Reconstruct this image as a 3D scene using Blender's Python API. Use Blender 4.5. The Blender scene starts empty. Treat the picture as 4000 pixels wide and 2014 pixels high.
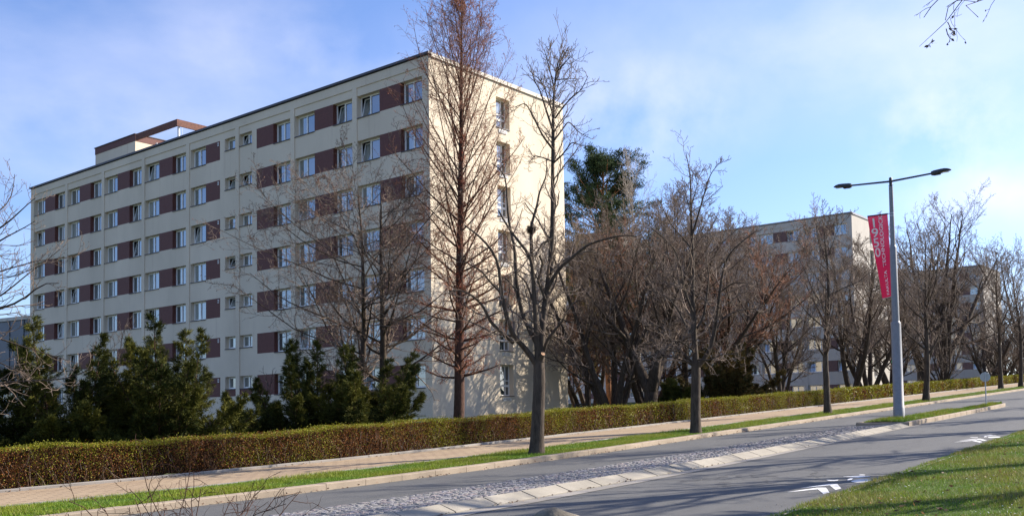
import bpy, math, random
import numpy as np
from mathutils import Vector, Matrix
C = bpy.context.scene.collection
RAD = math.radians
EYE = 1.9
SUN_AZ, SUN_EL = 71.0, 31.0
ROAD = RAD(54)                       # road axis: local x = along the road (s), local y = across it (t)
ES = np.array([math.cos(ROAD), math.sin(ROAD)]); ET = np.array([-math.sin(ROAD), math.cos(ROAD)])

# ------------------------------------------------------------------ terrain
def zroad(s):
    s = np.asarray(s, float)
    return np.where(s < 250, .04*np.maximum(s, -60), 10 + .006*(np.minimum(s, 600)-250))
def bend(s, t):                      # the street curves a little towards its near-left end
    s = np.asarray(s, float); t = np.asarray(t, float)
    b = .0062*np.clip(24-s, 0, 40)**2
    return t + b*np.clip((t-5.2)/9.3, 0, 1.7)
def zyard(s, t):
    k = np.clip((np.asarray(t, float)-22.6)/5, 0, 1); k = k*k*(3-2*k)
    return zroad(s) + .1 - .95*k
def st(x, y):
    return x*ES[0]+y*ES[1], x*ET[0]+y*ET[1]
def ground_z(x, y):
    s, t = st(x, y)
    return float(zyard(s, t)) if t > 20 else float(zroad(s))
def P3(s, t, z): return np.stack([np.asarray(s, float)+0*np.asarray(z), np.asarray(t, float)+0*np.asarray(z), np.asarray(z, float)+0*np.asarray(s)], -1)

# ------------------------------------------------------------------ tagging
def tag(o, label=None, cat=None, group=None, kind=None):
    if label: o['label'] = label
    if cat: o['category'] = cat
    if group: o['group'] = group
    if kind: o['kind'] = kind
    return o
def empty(name, loc=(0, 0, 0), rz=0, label=None, cat=None, group=None):
    o = bpy.data.objects.new(name, None); C.objects.link(o)
    o.empty_display_size = .3
    o.location = loc; o.rotation_euler = (0, 0, rz)
    return tag(o, label, cat, group)
def copy_tree(o, parent=None):
    c = o.copy(); C.objects.link(c); c.parent = parent
    for ch in list(o.children): copy_tree(ch, c)
    return c

# ------------------------------------------------------------------ materials
def new_mat(name):
    m = bpy.data.materials.new(name); m.use_nodes = True
    nt = m.node_tree; b = nt.nodes['Principled BSDF']
    return m, nt, b
def N(nt, typ, **kw):
    n = nt.nodes.new(typ)
    for k, v in kw.items():
        if k.startswith('in_'):
            key = k[3:]; key = int(key) if key.isdigit() else key
            n.inputs[key].default_value = v
        else: setattr(n, k, v)
    return n
def ramp(nt, fac, stops):
    r = nt.nodes.new('ShaderNodeValToRGB'); e = r.color_ramp.elements
    while len(e) < len(stops): e.new(.5)
    for el, (p, c) in zip(e, stops):
        el.position = p; el.color = (*c, 1) if len(c) == 3 else c
    nt.links.new(fac, r.inputs[0]); return r.outputs[0]
def mixc(nt, fac, a, b, mode='MIX'):
    m = nt.nodes.new('ShaderNodeMix'); m.data_type = 'RGBA'; m.blend_type = mode
    for s, v in ((m.inputs[0], fac), (m.inputs[6], a), (m.inputs[7], b)):
        if hasattr(v, 'is_output') or isinstance(v, bpy.types.NodeSocket): nt.links.new(v, s)
        elif isinstance(v, tuple): s.default_value = (*v, 1) if len(v) == 3 else v
        else: s.default_value = v
    return m.outputs[2]
def coords(nt, scale=(1, 1, 1), kind='Object'):
    tc = nt.nodes.new('ShaderNodeTexCoord'); mp = nt.nodes.new('ShaderNodeMapping')
    mp.inputs['Scale'].default_value = scale
    nt.links.new(tc.outputs[kind], mp.inputs[0]); return mp.outputs[0]
def noise(nt, co, scale, detail=4, rough=.55, lac=2.0):
    n = nt.nodes.new('ShaderNodeTexNoise'); n.inputs['Scale'].default_value = scale
    n.inputs['Detail'].default_value = detail; n.inputs['Roughness'].default_value = rough
    n.inputs['Lacunarity'].default_value = lac
    nt.links.new(co, n.inputs['Vector']); return n.outputs[0]
def bump(nt, b, h, strength=.3, dist=.01):
    n = nt.nodes.new('ShaderNodeBump'); n.inputs['Strength'].default_value = strength
    n.inputs['Distance'].default_value = dist
    nt.links.new(h, n.inputs['Height']); nt.links.new(n.outputs[0], b.inputs['Normal'])
def flat(name, col, rough=.6, metal=0, var=.12, scale=3, spec=.5):
    m, nt, b = new_mat(name); co = coords(nt)
    f = noise(nt, co, scale)
    d = tuple(c*(1-var) for c in col); l = tuple(min(1, c*(1+var)) for c in col)
    nt.links.new(ramp(nt, f, [(.3, d), (.7, l)]), b.inputs['Base Color'])
    b.inputs['Roughness'].default_value = rough; b.inputs['Metallic'].default_value = metal
    b.inputs['Specular IOR Level'].default_value = spec
    return m
def plaster(name, col, stain):
    m, nt, b = new_mat(name); co = coords(nt)
    big = noise(nt, coords(nt, (.25, .25, .12)), 1.0, 5, .6)
    streak = noise(nt, coords(nt, (1.6, 1.6, .12)), 1.5, 4, .6)
    fine = noise(nt, co, 26, 3, .6)
    c1 = ramp(nt, big, [(.32, tuple(c*.9 for c in col)), (.68, tuple(c*1.07 for c in col))])
    sf = ramp(nt, streak, [(.58, (0, 0, 0)), (.85, (.45, .45, .45))])
    c2 = mixc(nt, sf, c1, stain)
    c3 = mixc(nt, .16, c2, ramp(nt, fine, [(.35, (.25, .25, .25)), (.65, (.85, .85, .85))]), 'OVERLAY')
    nt.links.new(c3, b.inputs['Base Color']); b.inputs['Roughness'].default_value = .93
    b.inputs['Specular IOR Level'].default_value = .15
    bump(nt, b, fine, .35, .012)
    return m
def bark(name, dark, light, stretch=9, rough=.9, strength=.8):
    m, nt, b = new_mat(name)
    co = coords(nt, (stretch, stretch, stretch*.22))
    f = noise(nt, co, 1.6, 5, .65)
    g = noise(nt, coords(nt), .9, 3)
    c = ramp(nt, f, [(.32, dark), (.66, light)])
    c = mixc(nt, ramp(nt, g, [(.45, (0, 0, 0)), (.75, (.5, .5, .5))]), c, tuple(x*1.25 for x in light))
    nt.links.new(c, b.inputs['Base Color']); b.inputs['Roughness'].default_value = rough
    b.inputs['Specular IOR Level'].default_value = .25
    bump(nt, b, f, strength, .03)
    return m
def foliage(name, rough=.6, trans=.25, spec=.3):
    m, nt, b = new_mat(name)
    a = nt.nodes.new('ShaderNodeAttribute'); a.attribute_name = 'Col'
    nt.links.new(a.outputs['Color'], b.inputs['Base Color']); b.inputs['Roughness'].default_value = rough
    b.inputs['Specular IOR Level'].default_value = spec
    if trans:
        t = nt.nodes.new('ShaderNodeBsdfTranslucent'); nt.links.new(a.outputs['Color'], t.inputs[0])
        mx = nt.nodes.new('ShaderNodeMixShader'); mx.inputs[0].default_value = trans
        nt.links.new(b.outputs[0], mx.inputs[1]); nt.links.new(t.outputs[0], mx.inputs[2])
        nt.links.new(mx.outputs[0], nt.nodes['Material Output'].inputs[0])
    return m
def glass(name, inner, curtain):
    m, nt, b = new_mat(name)
    oi = nt.nodes.new('ShaderNodeObjectInfo'); va = nt.nodes.new('ShaderNodeVectorMath'); va.operation = 'MULTIPLY_ADD'
    nt.links.new(oi.outputs['Random'], va.inputs[0]); va.inputs[1].default_value = (37, 53, 71); nt.links.new(coords(nt, (3, 3, .2)), va.inputs[2])
    f = noise(nt, va.outputs[0], 1.6, 2)
    c = ramp(nt, f, [(.35, inner), (.65, curtain)])
    md = nt.nodes.new('ShaderNodeMath'); md.operation = 'MULTIPLY_ADD'
    nt.links.new(oi.outputs['Random'], md.inputs[0]); md.inputs[1].default_value = .9; md.inputs[2].default_value = .45
    c = mixc(nt, 1.0, c, md.outputs[0], 'MULTIPLY')
    nt.links.new(c, b.inputs['Base Color']); b.inputs['Roughness'].default_value = .5
    b.inputs['Specular IOR Level'].default_value = 0
    gl = nt.nodes.new('ShaderNodeBsdfGlossy'); gl.inputs['Roughness'].default_value = .015
    gl.inputs['Color'].default_value = (.9, .95, 1, 1)
    fr = nt.nodes.new('ShaderNodeFresnel'); fr.inputs[0].default_value = 1.55
    ad = nt.nodes.new('ShaderNodeMath'); ad.operation = 'MULTIPLY_ADD'; ad.use_clamp = True
    nt.links.new(fr.outputs[0], ad.inputs[0]); ad.inputs[1].default_value = 1.3; ad.inputs[2].default_value = .16
    mx = nt.nodes.new('ShaderNodeMixShader'); nt.links.new(ad.outputs[0], mx.inputs[0])
    nt.links.new(b.outputs[0], mx.inputs[1]); nt.links.new(gl.outputs[0], mx.inputs[2])
    nt.links.new(mx.outputs[0], nt.nodes['Material Output'].inputs[0])
    return m

M = {}
M['plaster'] = plaster('cream_plaster', (.67, .57, .435), (.42, .31, .24))
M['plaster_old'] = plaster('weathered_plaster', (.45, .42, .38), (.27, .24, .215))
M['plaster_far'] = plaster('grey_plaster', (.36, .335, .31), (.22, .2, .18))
M['brown'] = flat('brown_cladding', (.115, .035, .025), .7, 0, .14, 5)
M['brown_old'] = flat('faded_cladding', (.12, .066, .06), .8, 0, .2, 5)
M['rust'] = flat('rusty_steel', (.13, .048, .03), .8, 0, .35, 6)
M['coping'] = flat('dark_coping', (.055, .05, .06), .55, .2, .15, 4)
M['trim'] = flat('pale_trim', (.5, .45, .38), .7, 0, .1, 2)  # pale tone carries the sunlight seen on the end wall coping
M['coping_grey'] = flat('grey_coping', (.2, .2, .215), .5, .2, .15, 2)
M['roof'] = flat('roof_felt', (.1, .1, .1), .95)
M['pvc'] = flat('white_frame', (.78, .77, .74), .4, 0, .04, 3)
M['glass_blue'] = glass('clear_pane', (.02, .028, .032), (.05, .065, .07))
M['glass_net'] = glass('curtained_pane', (.11, .13, .12), (.26, .28, .26))
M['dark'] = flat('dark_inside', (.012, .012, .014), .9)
M['metal'] = flat('zinc', (.42, .43, .45), .45, .7, .1, 6)

# ------------------------------------------------------------------ mesh building
class MB:
    """collects polygons (quads / triangles) and links them as ONE mesh object"""
    def __init__(s): s.v = []; s.f = []; s.n = 0
    def add(s, verts, faces, mi=0, col=None, smooth=False):
        verts = np.asarray(verts, np.float32).reshape(-1, 3); faces = np.asarray(faces, np.int64)
        s.v.append(verts); s.f.append((faces+s.n, mi, col, smooth)); s.n += len(verts)
    def quad(s, a, b, c, d, mi=0, col=None): s.add([a, b, c, d], [[0, 1, 2, 3]], mi, None if col is None else np.array([col]))
    def box(s, lo, hi, mi=0, skip='', jit=0):
        x0, y0, z0 = lo; x1, y1, z1 = hi
        v = [(x0, y0, z0), (x1, y0, z0), (x1, y1, z0), (x0, y1, z0), (x0, y0, z1), (x1, y0, z1), (x1, y1, z1), (x0, y1, z1)]
        F = {'b': (0, 3, 2, 1), 't': (4, 5, 6, 7), 'f': (0, 1, 5, 4), 'r': (1, 2, 6, 5), 'k': (2, 3, 7, 6), 'l': (3, 0, 4, 7)}
        s.add(v, [F[k] for k in F if k not in skip], mi)
    def prism(s, poly, z0, z1, mi=0):
        n = len(poly); v = [(x, y, z0) for x, y in poly]+[(x, y, z1) for x, y in poly]
        for i in range(n):
            j = (i+1) % n; s.add([v[i], v[j], v[j+n], v[i+n]], [[0, 1, 2, 3]], mi)
        for z, o in ((z1, 1), (z0, -1)):
            c = np.mean(poly, 0)
            for i in range(n):
                j = (i+1) % n
                tri = [(c[0], c[1], z), (*poly[i], z), (*poly[j], z)]
                s.add(tri[::o], [[0, 1, 2]], mi)
    def tubes(s, P, R, sides=5, mi=0, col=None):
        P = np.asarray(P, float); R = np.asarray(R, float)
        if P.ndim == 2: P = P[None]; R = R[None]
        B, n, _ = P.shape
        if B == 0: return
        T = np.gradient(P, axis=1); T /= np.linalg.norm(T, axis=2, keepdims=True)+1e-9
        ref = np.where(np.abs(T[:, :, 2].mean(1, keepdims=True)) < .8, 1., 0.)[..., None]*np.array([0, 0, 1.]) + \
              np.where(np.abs(T[:, :, 2].mean(1, keepdims=True)) < .8, 0., 1.)[..., None]*np.array([1., 0, 0])
        A = np.cross(T, np.broadcast_to(ref, T.shape)); A /= np.linalg.norm(A, axis=2, keepdims=True)+1e-9
        Bn = np.cross(T, A)
        an = np.arange(sides)*2*math.pi/sides
        V = P[:, :, None]+R[:, :, None, None]*(A[:, :, None]*np.cos(an)[:, None]+Bn[:, :, None]*np.sin(an)[:, None])
        b, k, j = np.meshgrid(np.arange(B), np.arange(n-1), np.arange(sides), indexing='ij')
        base = b*n*sides; j2 = (j+1) % sides
        F = np.stack([base+k*sides+j, base+k*sides+j2, base+(k+1)*sides+j2, base+(k+1)*sides+j], -1).reshape(-1, 4)
        if col is not None: col = np.repeat(np.asarray(col).reshape(B, 1, 3), (n-1)*sides, 1).reshape(-1, 3)
        s.add(V.reshape(-1, 3), F, mi, col, True)
    def rod(s, a, b, r0, r1=None, sides=8, mi=0, cap=True):
        a = np.array(a, float); b = np.array(b, float); r1 = r0 if r1 is None else r1
        s.tubes(np.stack([a, b]), np.array([r0, r1]), sides, mi)
        if cap:
            for p, o in ((0, -1), (1, 1)):
                ring = s.v[-1 if p == 0 else -2].reshape(2, sides, 3)[p] if False else None
            vv = s.v[-1].reshape(2, sides, 3)
            for e in (0, 1):
                c = vv[e].mean(0); tri = []
                for i in range(sides):
                    tri += [c, vv[e][i], vv[e][(i+1) % sides]]
                s.add(tri, np.arange(sides*3).reshape(-1, 3), mi)
    def leaves(s, c, d, L, W, rng, mi=0, col=None, tri=False):
        c = np.asarray(c, float); d = np.asarray(d, float); M_ = len(c)
        if M_ == 0: return
        d = d/(np.linalg.norm(d, axis=1, keepdims=True)+1e-9)
        r = rng.normal(size=(M_, 3)); sd = np.cross(d, r); sd /= np.linalg.norm(sd, axis=1, keepdims=True)+1e-9
        L = np.broadcast_to(np.asarray(L, float), (M_,))[:, None]; W = np.broadcast_to(np.asarray(W, float), (M_,))[:, None]
        if tri:
            V = np.stack([c-sd*W/2, c+sd*W/2, c+d*L], 1); F = np.arange(M_*3).reshape(-1, 3)
        else:
            V = np.stack([c-d*L*.1, c+d*L*.4+sd*W/2, c+d*L, c+d*L*.4-sd*W/2], 1); F = np.arange(M_*4).reshape(-1, 4)
        s.add(V.reshape(-1, 3), F, mi, col)
    def build(s, name, mats, parent=None, loc=None, rz=None):
        me = bpy.data.meshes.new(name)
        V = np.concatenate(s.v); me.vertices.add(len(V)); me.vertices.foreach_set('co', V.astype(np.float32).ravel())
        lens = np.concatenate([np.full(len(f), f.shape[1], np.int32) for f, *_ in s.f])
        idx = np.concatenate([f.ravel() for f, *_ in s.f]).astype(np.int32)
        me.loops.add(len(idx)); me.loops.foreach_set('vertex_index', idx)
        me.polygons.add(len(lens))
        starts = np.concatenate([[0], np.cumsum(lens)[:-1]]).astype(np.int32)
        me.polygons.foreach_set('loop_start', starts)
        try: me.polygons.foreach_set('loop_total', lens)
        except Exception: pass
        mi = np.concatenate([np.full(len(f), m, np.int32) if np.isscalar(m) else np.asarray(m, np.int32) for f, m, *_ in s.f])
        mats = mats if isinstance(mats, (list, tuple)) else [mats]
        for m in mats: me.materials.append(m)
        me.polygons.foreach_set('material_index', mi)
        me.polygons.foreach_set('use_smooth', np.concatenate([np.full(len(f), sm) for f, m, c, sm in s.f]))
        if any(c is not None for _, _, c, _ in s.f):
            at = me.attributes.new('Col', 'FLOAT_COLOR', 'FACE')
            cc = np.concatenate([np.ones((len(f), 3))*.1 if c is None else np.asarray(c).reshape(-1, 3) for f, _, c, _ in s.f])
            at.data.foreach_set('color', np.concatenate([cc, np.ones((len(cc), 1))], 1).astype(np.float32).ravel())
        me.update(calc_edges=True); me.validate()
        o = bpy.data.objects.new(name, me); C.objects.link(o)
        if parent: o.parent = parent
        if loc is not None: o.location = loc
        if rz is not None: o.rotation_euler = (0, 0, rz)
        return o

# ================================================================== SETTING: ground, street
RS = np.unique(np.concatenate([np.arange(-60, 5, 3.), np.arange(5, 60, 1.), np.arange(60, 150, 3.), np.arange(150, 400, 12.), np.arange(400, 601, 40.)]))
def strip(mb, tlo, thi, zlo, zhi, S=RS, nt_=1, mi=0, zf=zroad):
    """sheet between two t-lines (functions of s or constants) at heights above the road plane"""
    a = tlo(S) if callable(tlo) else bend(S, np.full(len(S), tlo)); b = thi(S) if callable(thi) else bend(S, np.full(len(S), thi))
    za = zf(S)+zlo; zb = zf(S)+zhi
    w = np.linspace(0, 1, nt_+1)[:, None]
    T = a*(1-w)+b*w; Z = za*(1-w)+zb*w; SS = np.broadcast_to(S, T.shape)
    V = np.stack([SS, T, Z], -1).reshape(-1, 3); n = len(S)
    i, j = np.meshgrid(np.arange(nt_), np.arange(n-1), indexing='ij')
    F = np.stack([i*n+j, i*n+j+1, (i+1)*n+j+1, (i+1)*n+j], -1).reshape(-1, 4)
    mb.add(V, F, mi)

def mat_ground():
    m, nt, b = new_mat('yard_grass'); co = coords(nt)
    f = noise(nt, co, .5, 5); g = noise(nt, co, 9, 4)
    c = ramp(nt, f, [(.35, (.05, .075, .02)), (.65, (.10, .095, .045))])
    c = mixc(nt, .5, c, ramp(nt, g, [(.3, (.03, .04, .012)), (.7, (.12, .13, .05))]))
    nt.links.new(c, b.inputs['Base Color']); b.inputs['Roughness'].default_value = .95; b.inputs['Specular IOR Level'].default_value = .1
    bump(nt, b, g, .6, .05); return m
def mat_lawn():
    m, nt, b = new_mat('lawn_turf'); co = coords(nt)
    f = noise(nt, co, .8, 4); g = noise(nt, co, 30, 4)
    c = ramp(nt, f, [(.35, (.045, .085, .016)), (.6, (.08, .12, .025)), (.75, (.13, .115, .045))])
    c = mixc(nt, .6, c, ramp(nt, g, [(.3, (.02, .035, .008)), (.7, (.12, .16, .04))]))
    nt.links.new(c, b.inputs['Base Color']); b.inputs['Roughness'].default_value = .95; b.inputs['Specular IOR Level'].default_value = .1
    bump(nt, b, g, .8, .03); return m
def mat_asphalt():
    m, nt, b = new_mat('asphalt'); co = coords(nt)
    big = noise(nt, coords(nt, (.25, 1.1, 1)), .7, 5, .6); fine = noise(nt, co, 120, 2, .7); mid = noise(nt, coords(nt, (.5, 2.6, 1)), 1.6, 5, .65)
    c = ramp(nt, big, [(.3, (.060, .062, .062)), (.7, (.098, .099, .095))])
    c = mixc(nt, .45, c, ramp(nt, mid, [(.3, (.05, .051, .052)), (.72, (.122, .12, .112))]))
    c = mixc(nt, .4, c, ramp(nt, fine, [(.3, (.04, .04, .042)), (.5, (.11, .11, .11)), (.75, (.26, .25, .24))]))
    v = nt.nodes.new('ShaderNodeTexVoronoi'); v.feature = 'DISTANCE_TO_EDGE'; v.inputs['Scale'].default_value = .33
    wv = nt.nodes.new('ShaderNodeVectorMath'); wv.operation = 'ADD'
    nz = nt.nodes.new('ShaderNodeTexNoise'); nz.inputs['Scale'].default_value = 1.3; nz.inputs['Detail'].default_value = 5
    nt.links.new(co, nz.inputs['Vector']); nt.links.new(co, wv.inputs[0]); nt.links.new(nz.outputs['Color'], wv.inputs[1]); nt.links.new(wv.outputs[0], v.inputs['Vector'])
    crk = ramp(nt, v.outputs[0], [(.004, (1, 1, 1)), (.011, (0, 0, 0))])
    cf = mixc(nt, 1.0, crk, ramp(nt, noise(nt, co, .35, 2), [(.5, (0, 0, 0)), (.62, (.75, .75, .75))]), 'MULTIPLY')
    c = mixc(nt, cf, c, (.03, .03, .032))
    nt.links.new(c, b.inputs['Base Color']); b.inputs['Roughness'].default_value = .8; b.inputs['Specular IOR Level'].default_value = .3
    bump(nt, b, fine, .35, .006); return m
def mat_paver():
    m, nt, b = new_mat('clay_pavers'); co = coords(nt)
    br = nt.nodes.new('ShaderNodeTexBrick'); br.inputs['Scale'].default_value = 1; br.inputs['Brick Width'].default_value = .42
    br.inputs['Row Height'].default_value = .21; br.inputs['Mortar Size'].default_value = .02; br.inputs['Mortar Smooth'].default_value = .2
    br.inputs['Color1'].default_value = (.36, .265, .165, 1); br.inputs['Color2'].default_value = (.30, .215, .135, 1); br.inputs['Mortar'].default_value = (.12, .085, .06, 1)
    br.offset = .5; nt.links.new(co, br.inputs['Vector'])
    f = noise(nt, co, .7, 5); c = mixc(nt, .35, br.outputs[0], ramp(nt, f, [(.3, (.26, .19, .14)), (.7, (.42, .33, .22))]))
    g = noise(nt, co, 60, 2); c = mixc(nt, .15, c, ramp(nt, g, [(.3, (.2, .2, .2)), (.7, (.8, .8, .8))]), 'OVERLAY')
    nt.links.new(c, b.inputs['Base Color']); b.inputs['Roughness'].default_value = .9; b.inputs['Specular IOR Level'].default_value = .2
    inv = nt.nodes.new('ShaderNodeMath'); inv.operation = 'SUBTRACT'; inv.inputs[0].default_value = 1; nt.links.new(br.outputs[1], inv.inputs[1])
    bump(nt, b, inv.outputs[0], .5, .008); return m
def mat_concrete(name, col, var=.2):
    m, nt, b = new_mat(name); co = coords(nt)
    f = noise(nt, co, 1.1, 5, .65); g = noise(nt, co, 70, 3, .7)
    a = nt.nodes.new('ShaderNodeAttribute'); a.attribute_name = 'Col'
    c = ramp(nt, f, [(.3, tuple(x*(1-var) for x in col)), (.7, tuple(x*(1+var) for x in col))])
    c = mixc(nt, .25, c, ramp(nt, g, [(.3, (.2, .2, .2)), (.7, (.8, .8, .8))]), 'OVERLAY')
    nt.links.new(c, b.inputs['Base Color']); b.inputs['Roughness'].default_value = .88; b.inputs['Specular IOR Level'].default_value = .25
    bump(nt, b, g, .3, .006); return m
M['ground'] = mat_ground(); M['lawn'] = mat_lawn(); M['asphalt'] = mat_asphalt(); M['paver'] = mat_paver()
M['kerb'] = mat_concrete('kerb_concrete', (.31, .25, .185)); M['slab'] = mat_concrete('slab_concrete', (.29, .262, .215))
M['edge'] = mat_concrete('edge_concrete', (.25, .23, .205)); M['paint'] = flat('worn_white_paint', (.66, .65, .63), .7, 0, .22, 7)
M['joint'] = mat_concrete('joint_sand', (.15, .14, .125))
M['cobble'] = foliage('cobble_stone', .7, 0, .4)

# ground: one sheet to the horizon
mb = MB()
gs = np.concatenate([[-2500, -1200, -600, -250, -120, -90], np.arange(-60, 250, 6.), [250, 300, 400, 600, 1000, 1800, 3000]])
gt = np.concatenate([[-2500, -1200, -500, -200, -90, -45, -20, 0, 3, 9, 15, 19, 21.5, 22.6], np.arange(23.2, 30, .8), [34, 38, 45, 60, 80, 110, 160, 240, 400, 700, 1200, 2500]])
S_, T_ = np.meshgrid(gs, gt)
Zg = np.where(T_ < 21.6, zroad(S_)-.06, zyard(S_, T_)-.004)
V = np.stack([S_, T_, Zg], -1).reshape(-1, 3); n = len(gs)
i, j = np.meshgrid(np.arange(len(gt)-1), np.arange(n-1), indexing='ij')
mb.add(V, np.stack([i*n+j, i*n+j+1, (i+1)*n+j+1, (i+1)*n+j], -1).reshape(-1, 4), 0, None, True)
tag(mb.build('ground', M['ground'], None, (0, 0, 0), ROAD), kind='structure')
def sheet(name, mat, *a, **k):
    mb = MB(); strip(mb, *a, **k); return tag(mb.build(name, mat, None, (0, 0, 0), ROAD), kind='structure')
# road: one sheet from the near edge to the far kerb
sheet('road', M['asphalt'], 5.2, 14.2, 0, 0, nt_=6)
sheet('lawn', M['lawn'], lambda S: 0*S-60, 5.05, .05, .03, nt_=10)
sheet('grass_verge', M['lawn'], 14.47, 16.37, .105, .115, nt_=3)
sheet('pavement', M['paver'], 16.51, 19.3, .12, .13, nt_=2)
# kerbs: stones a metre long with open joints
def stones(name, mat, t0, t1, z0, z1, L, S0, S1, gap=.012, top0=None, seed=1, drop=-.1):
    rng = np.random.default_rng(seed); mb = MB(); s = S0
    while s < S1:
        l = L if s < 90 else L*6
        e = s+l-gap; j_ = rng.normal(0, .003, 4)
        c = []
        for ss, jz in ((s, j_[0]), (e, j_[1])):
            zr = float(zroad(ss)); a = float(bend(ss, t0)); b_ = float(bend(ss, t1))
            c.append([(ss, a, zr+drop), (ss, a, zr+z0-.012+jz), (ss, a+.014, zr+z0+jz), (ss, b_, zr+z1+jz), (ss, b_, zr+drop)])
        v = c[0]+c[1]
        mb.add(v, [[0, 5, 6, 1], [1, 6, 7, 2], [2, 7, 8, 3], [3, 8, 9, 4]], 0)
        mb.add([v[k] for k in (0, 1, 3, 4)]+[v[k] for k in (5, 6, 8, 9)], [[0, 1, 2, 3], [7, 6, 5, 4]], 0)
        s += l
    return tag(mb.build(name, mat, None, (0, 0, 0), ROAD), kind='structure')
stones('kerb', M['kerb'], 14.2, 14.46, .125, .125, 1.0, -20, 240, seed=2)
stones('pavement_edging', M['edge'], 19.3, 19.42, .19, .19, 1.0, -20, 200, seed=3)
stones('verge_edging', M['edge'], 16.38, 16.51, .13, .135, 1.0, -20, 200, seed=8)
stones('lawn_edging', M['edge'], 5.06, 5.2, .03, .02, 1.0, -10, 200, seed=4)
def far(S): return bend(S, 11.75)
# median: gutter strip, sloped slabs, cobbles, grassed nose
sm = np.concatenate([np.arange(-10, 36., 1.), [36.25]])
sheet('gutter', M['edge'], 9.1, lambda S: bend(S, 9.39)-np.clip((S-16)*.011, 0, .22), .008, .012, S=np.concatenate([np.arange(-10, 54.5, 1.)]), nt_=1)
def slab_row():
    mb = MB(); rng = np.random.default_rng(5); s = -10.; lo_t = lambda ss: float(bend(ss, 9.42))-np.clip((ss-16)*.011, 0, .22)
    while s < 35.6:
        e = s+.968; z = []
        for ss in (s, e):
            zr = float(zroad(ss)); a = lo_t(ss); b_ = a+.31
            z.append([(ss, a, zr-.08), (ss, a, zr+.02), (ss, a+.03, zr+.035), (ss, b_, zr+.13+rng.normal(0, .004)), (ss, b_, zr-.05)])
        v = z[0]+z[1]
        mb.add(v, [[0, 5, 6, 1], [1, 6, 7, 2], [2, 7, 8, 3], [3, 8, 9, 4]])
        mb.add([v[k] for k in (0, 1, 3, 4)]+[v[k] for k in (5, 6, 8, 9)], [[0, 1, 2, 3], [7, 6, 5, 4]])
        s += 1.
    return tag(mb.build('median_slabs', M['slab'], None, (0, 0, 0), ROAD), kind='structure')
slab_row()
def cobbles():
    rng = np.random.default_rng(6); mb = MB(); bed = MB()
    strip(bed, lambda S: bend(S, 9.71)-np.clip((S-16)*.011, 0, .22), lambda S: bend(S, 11.82)-np.maximum(0, S-20)*.026, .10, .004, S=sm, nt_=3)
    tag(bed.build('median_bed', M['joint'], None, (0, 0, 0), ROAD), kind='structure')
    s = -6.; row = 0
    while s < 36.1:
        t_lo = float(bend(s, 9.75))-float(np.clip((s-16)*.011, 0, .22)); t_hi = float(bend(s, 11.78))-max(0, s-20)*.026; t = t_lo+rng.uniform(0, .06)
        while t < t_hi-.05:
            w = rng.uniform(.085, .125); l = rng.uniform(.12, .14); h = .010+rng.uniform(0, .008)
            k = (t-t_lo)/(t_hi-t_lo); z0 = float(zroad(s))+.10*(1-k)+.004*k
            a0, a1, b0, b1 = s+rng.normal(0, .006), s+l-.012+rng.normal(0, .006), t, t+w-.013
            cx = [(a0, b0), (a1, b0+rng.normal(0, .008)), (a1, b1), (a0, b1+rng.normal(0, .008))]
            tl = rng.normal(0, .0025, 4)
            bot = [(x, y, z0-.01) for x, y in cx]; mx, my = np.mean(cx, 0)
            top = [(x+(mx-x)*.10, y+(my-y)*.10, z0+h+q) for (x, y), q in zip(cx, tl)]
            g = rng.uniform(.16, .25); tint = rng.choice([0, 0, 0, 1, 2]); c = np.array([g*(1.0+.12*(tint == 1)), g*(.96-.02*(tint == 1)), g*(.92+.12*(tint == 2))])
            mb.add(bot+top, [[4, 5, 6, 7], [0, 1, 5, 4], [1, 2, 6, 5], [2, 3, 7, 6], [3, 0, 4, 7]], 0, np.tile(c, (5, 1)))
            t += w
        s += .135; row += 1
    return tag(mb.build('median_cobbles', M['cobble'], None, (0, 0, 0), ROAD), kind='structure')
cobbles()
NOSE = [(36.3, 9.3), (41, 9.24), (46, 9.2), (51, 9.2), (53.6, 9.24), (54.6, 9.36), (54.8, 9.52), (54.4, 9.66), (51, 9.95), (46, 10.36), (41, 10.76), (36.3, 11.14)]
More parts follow.
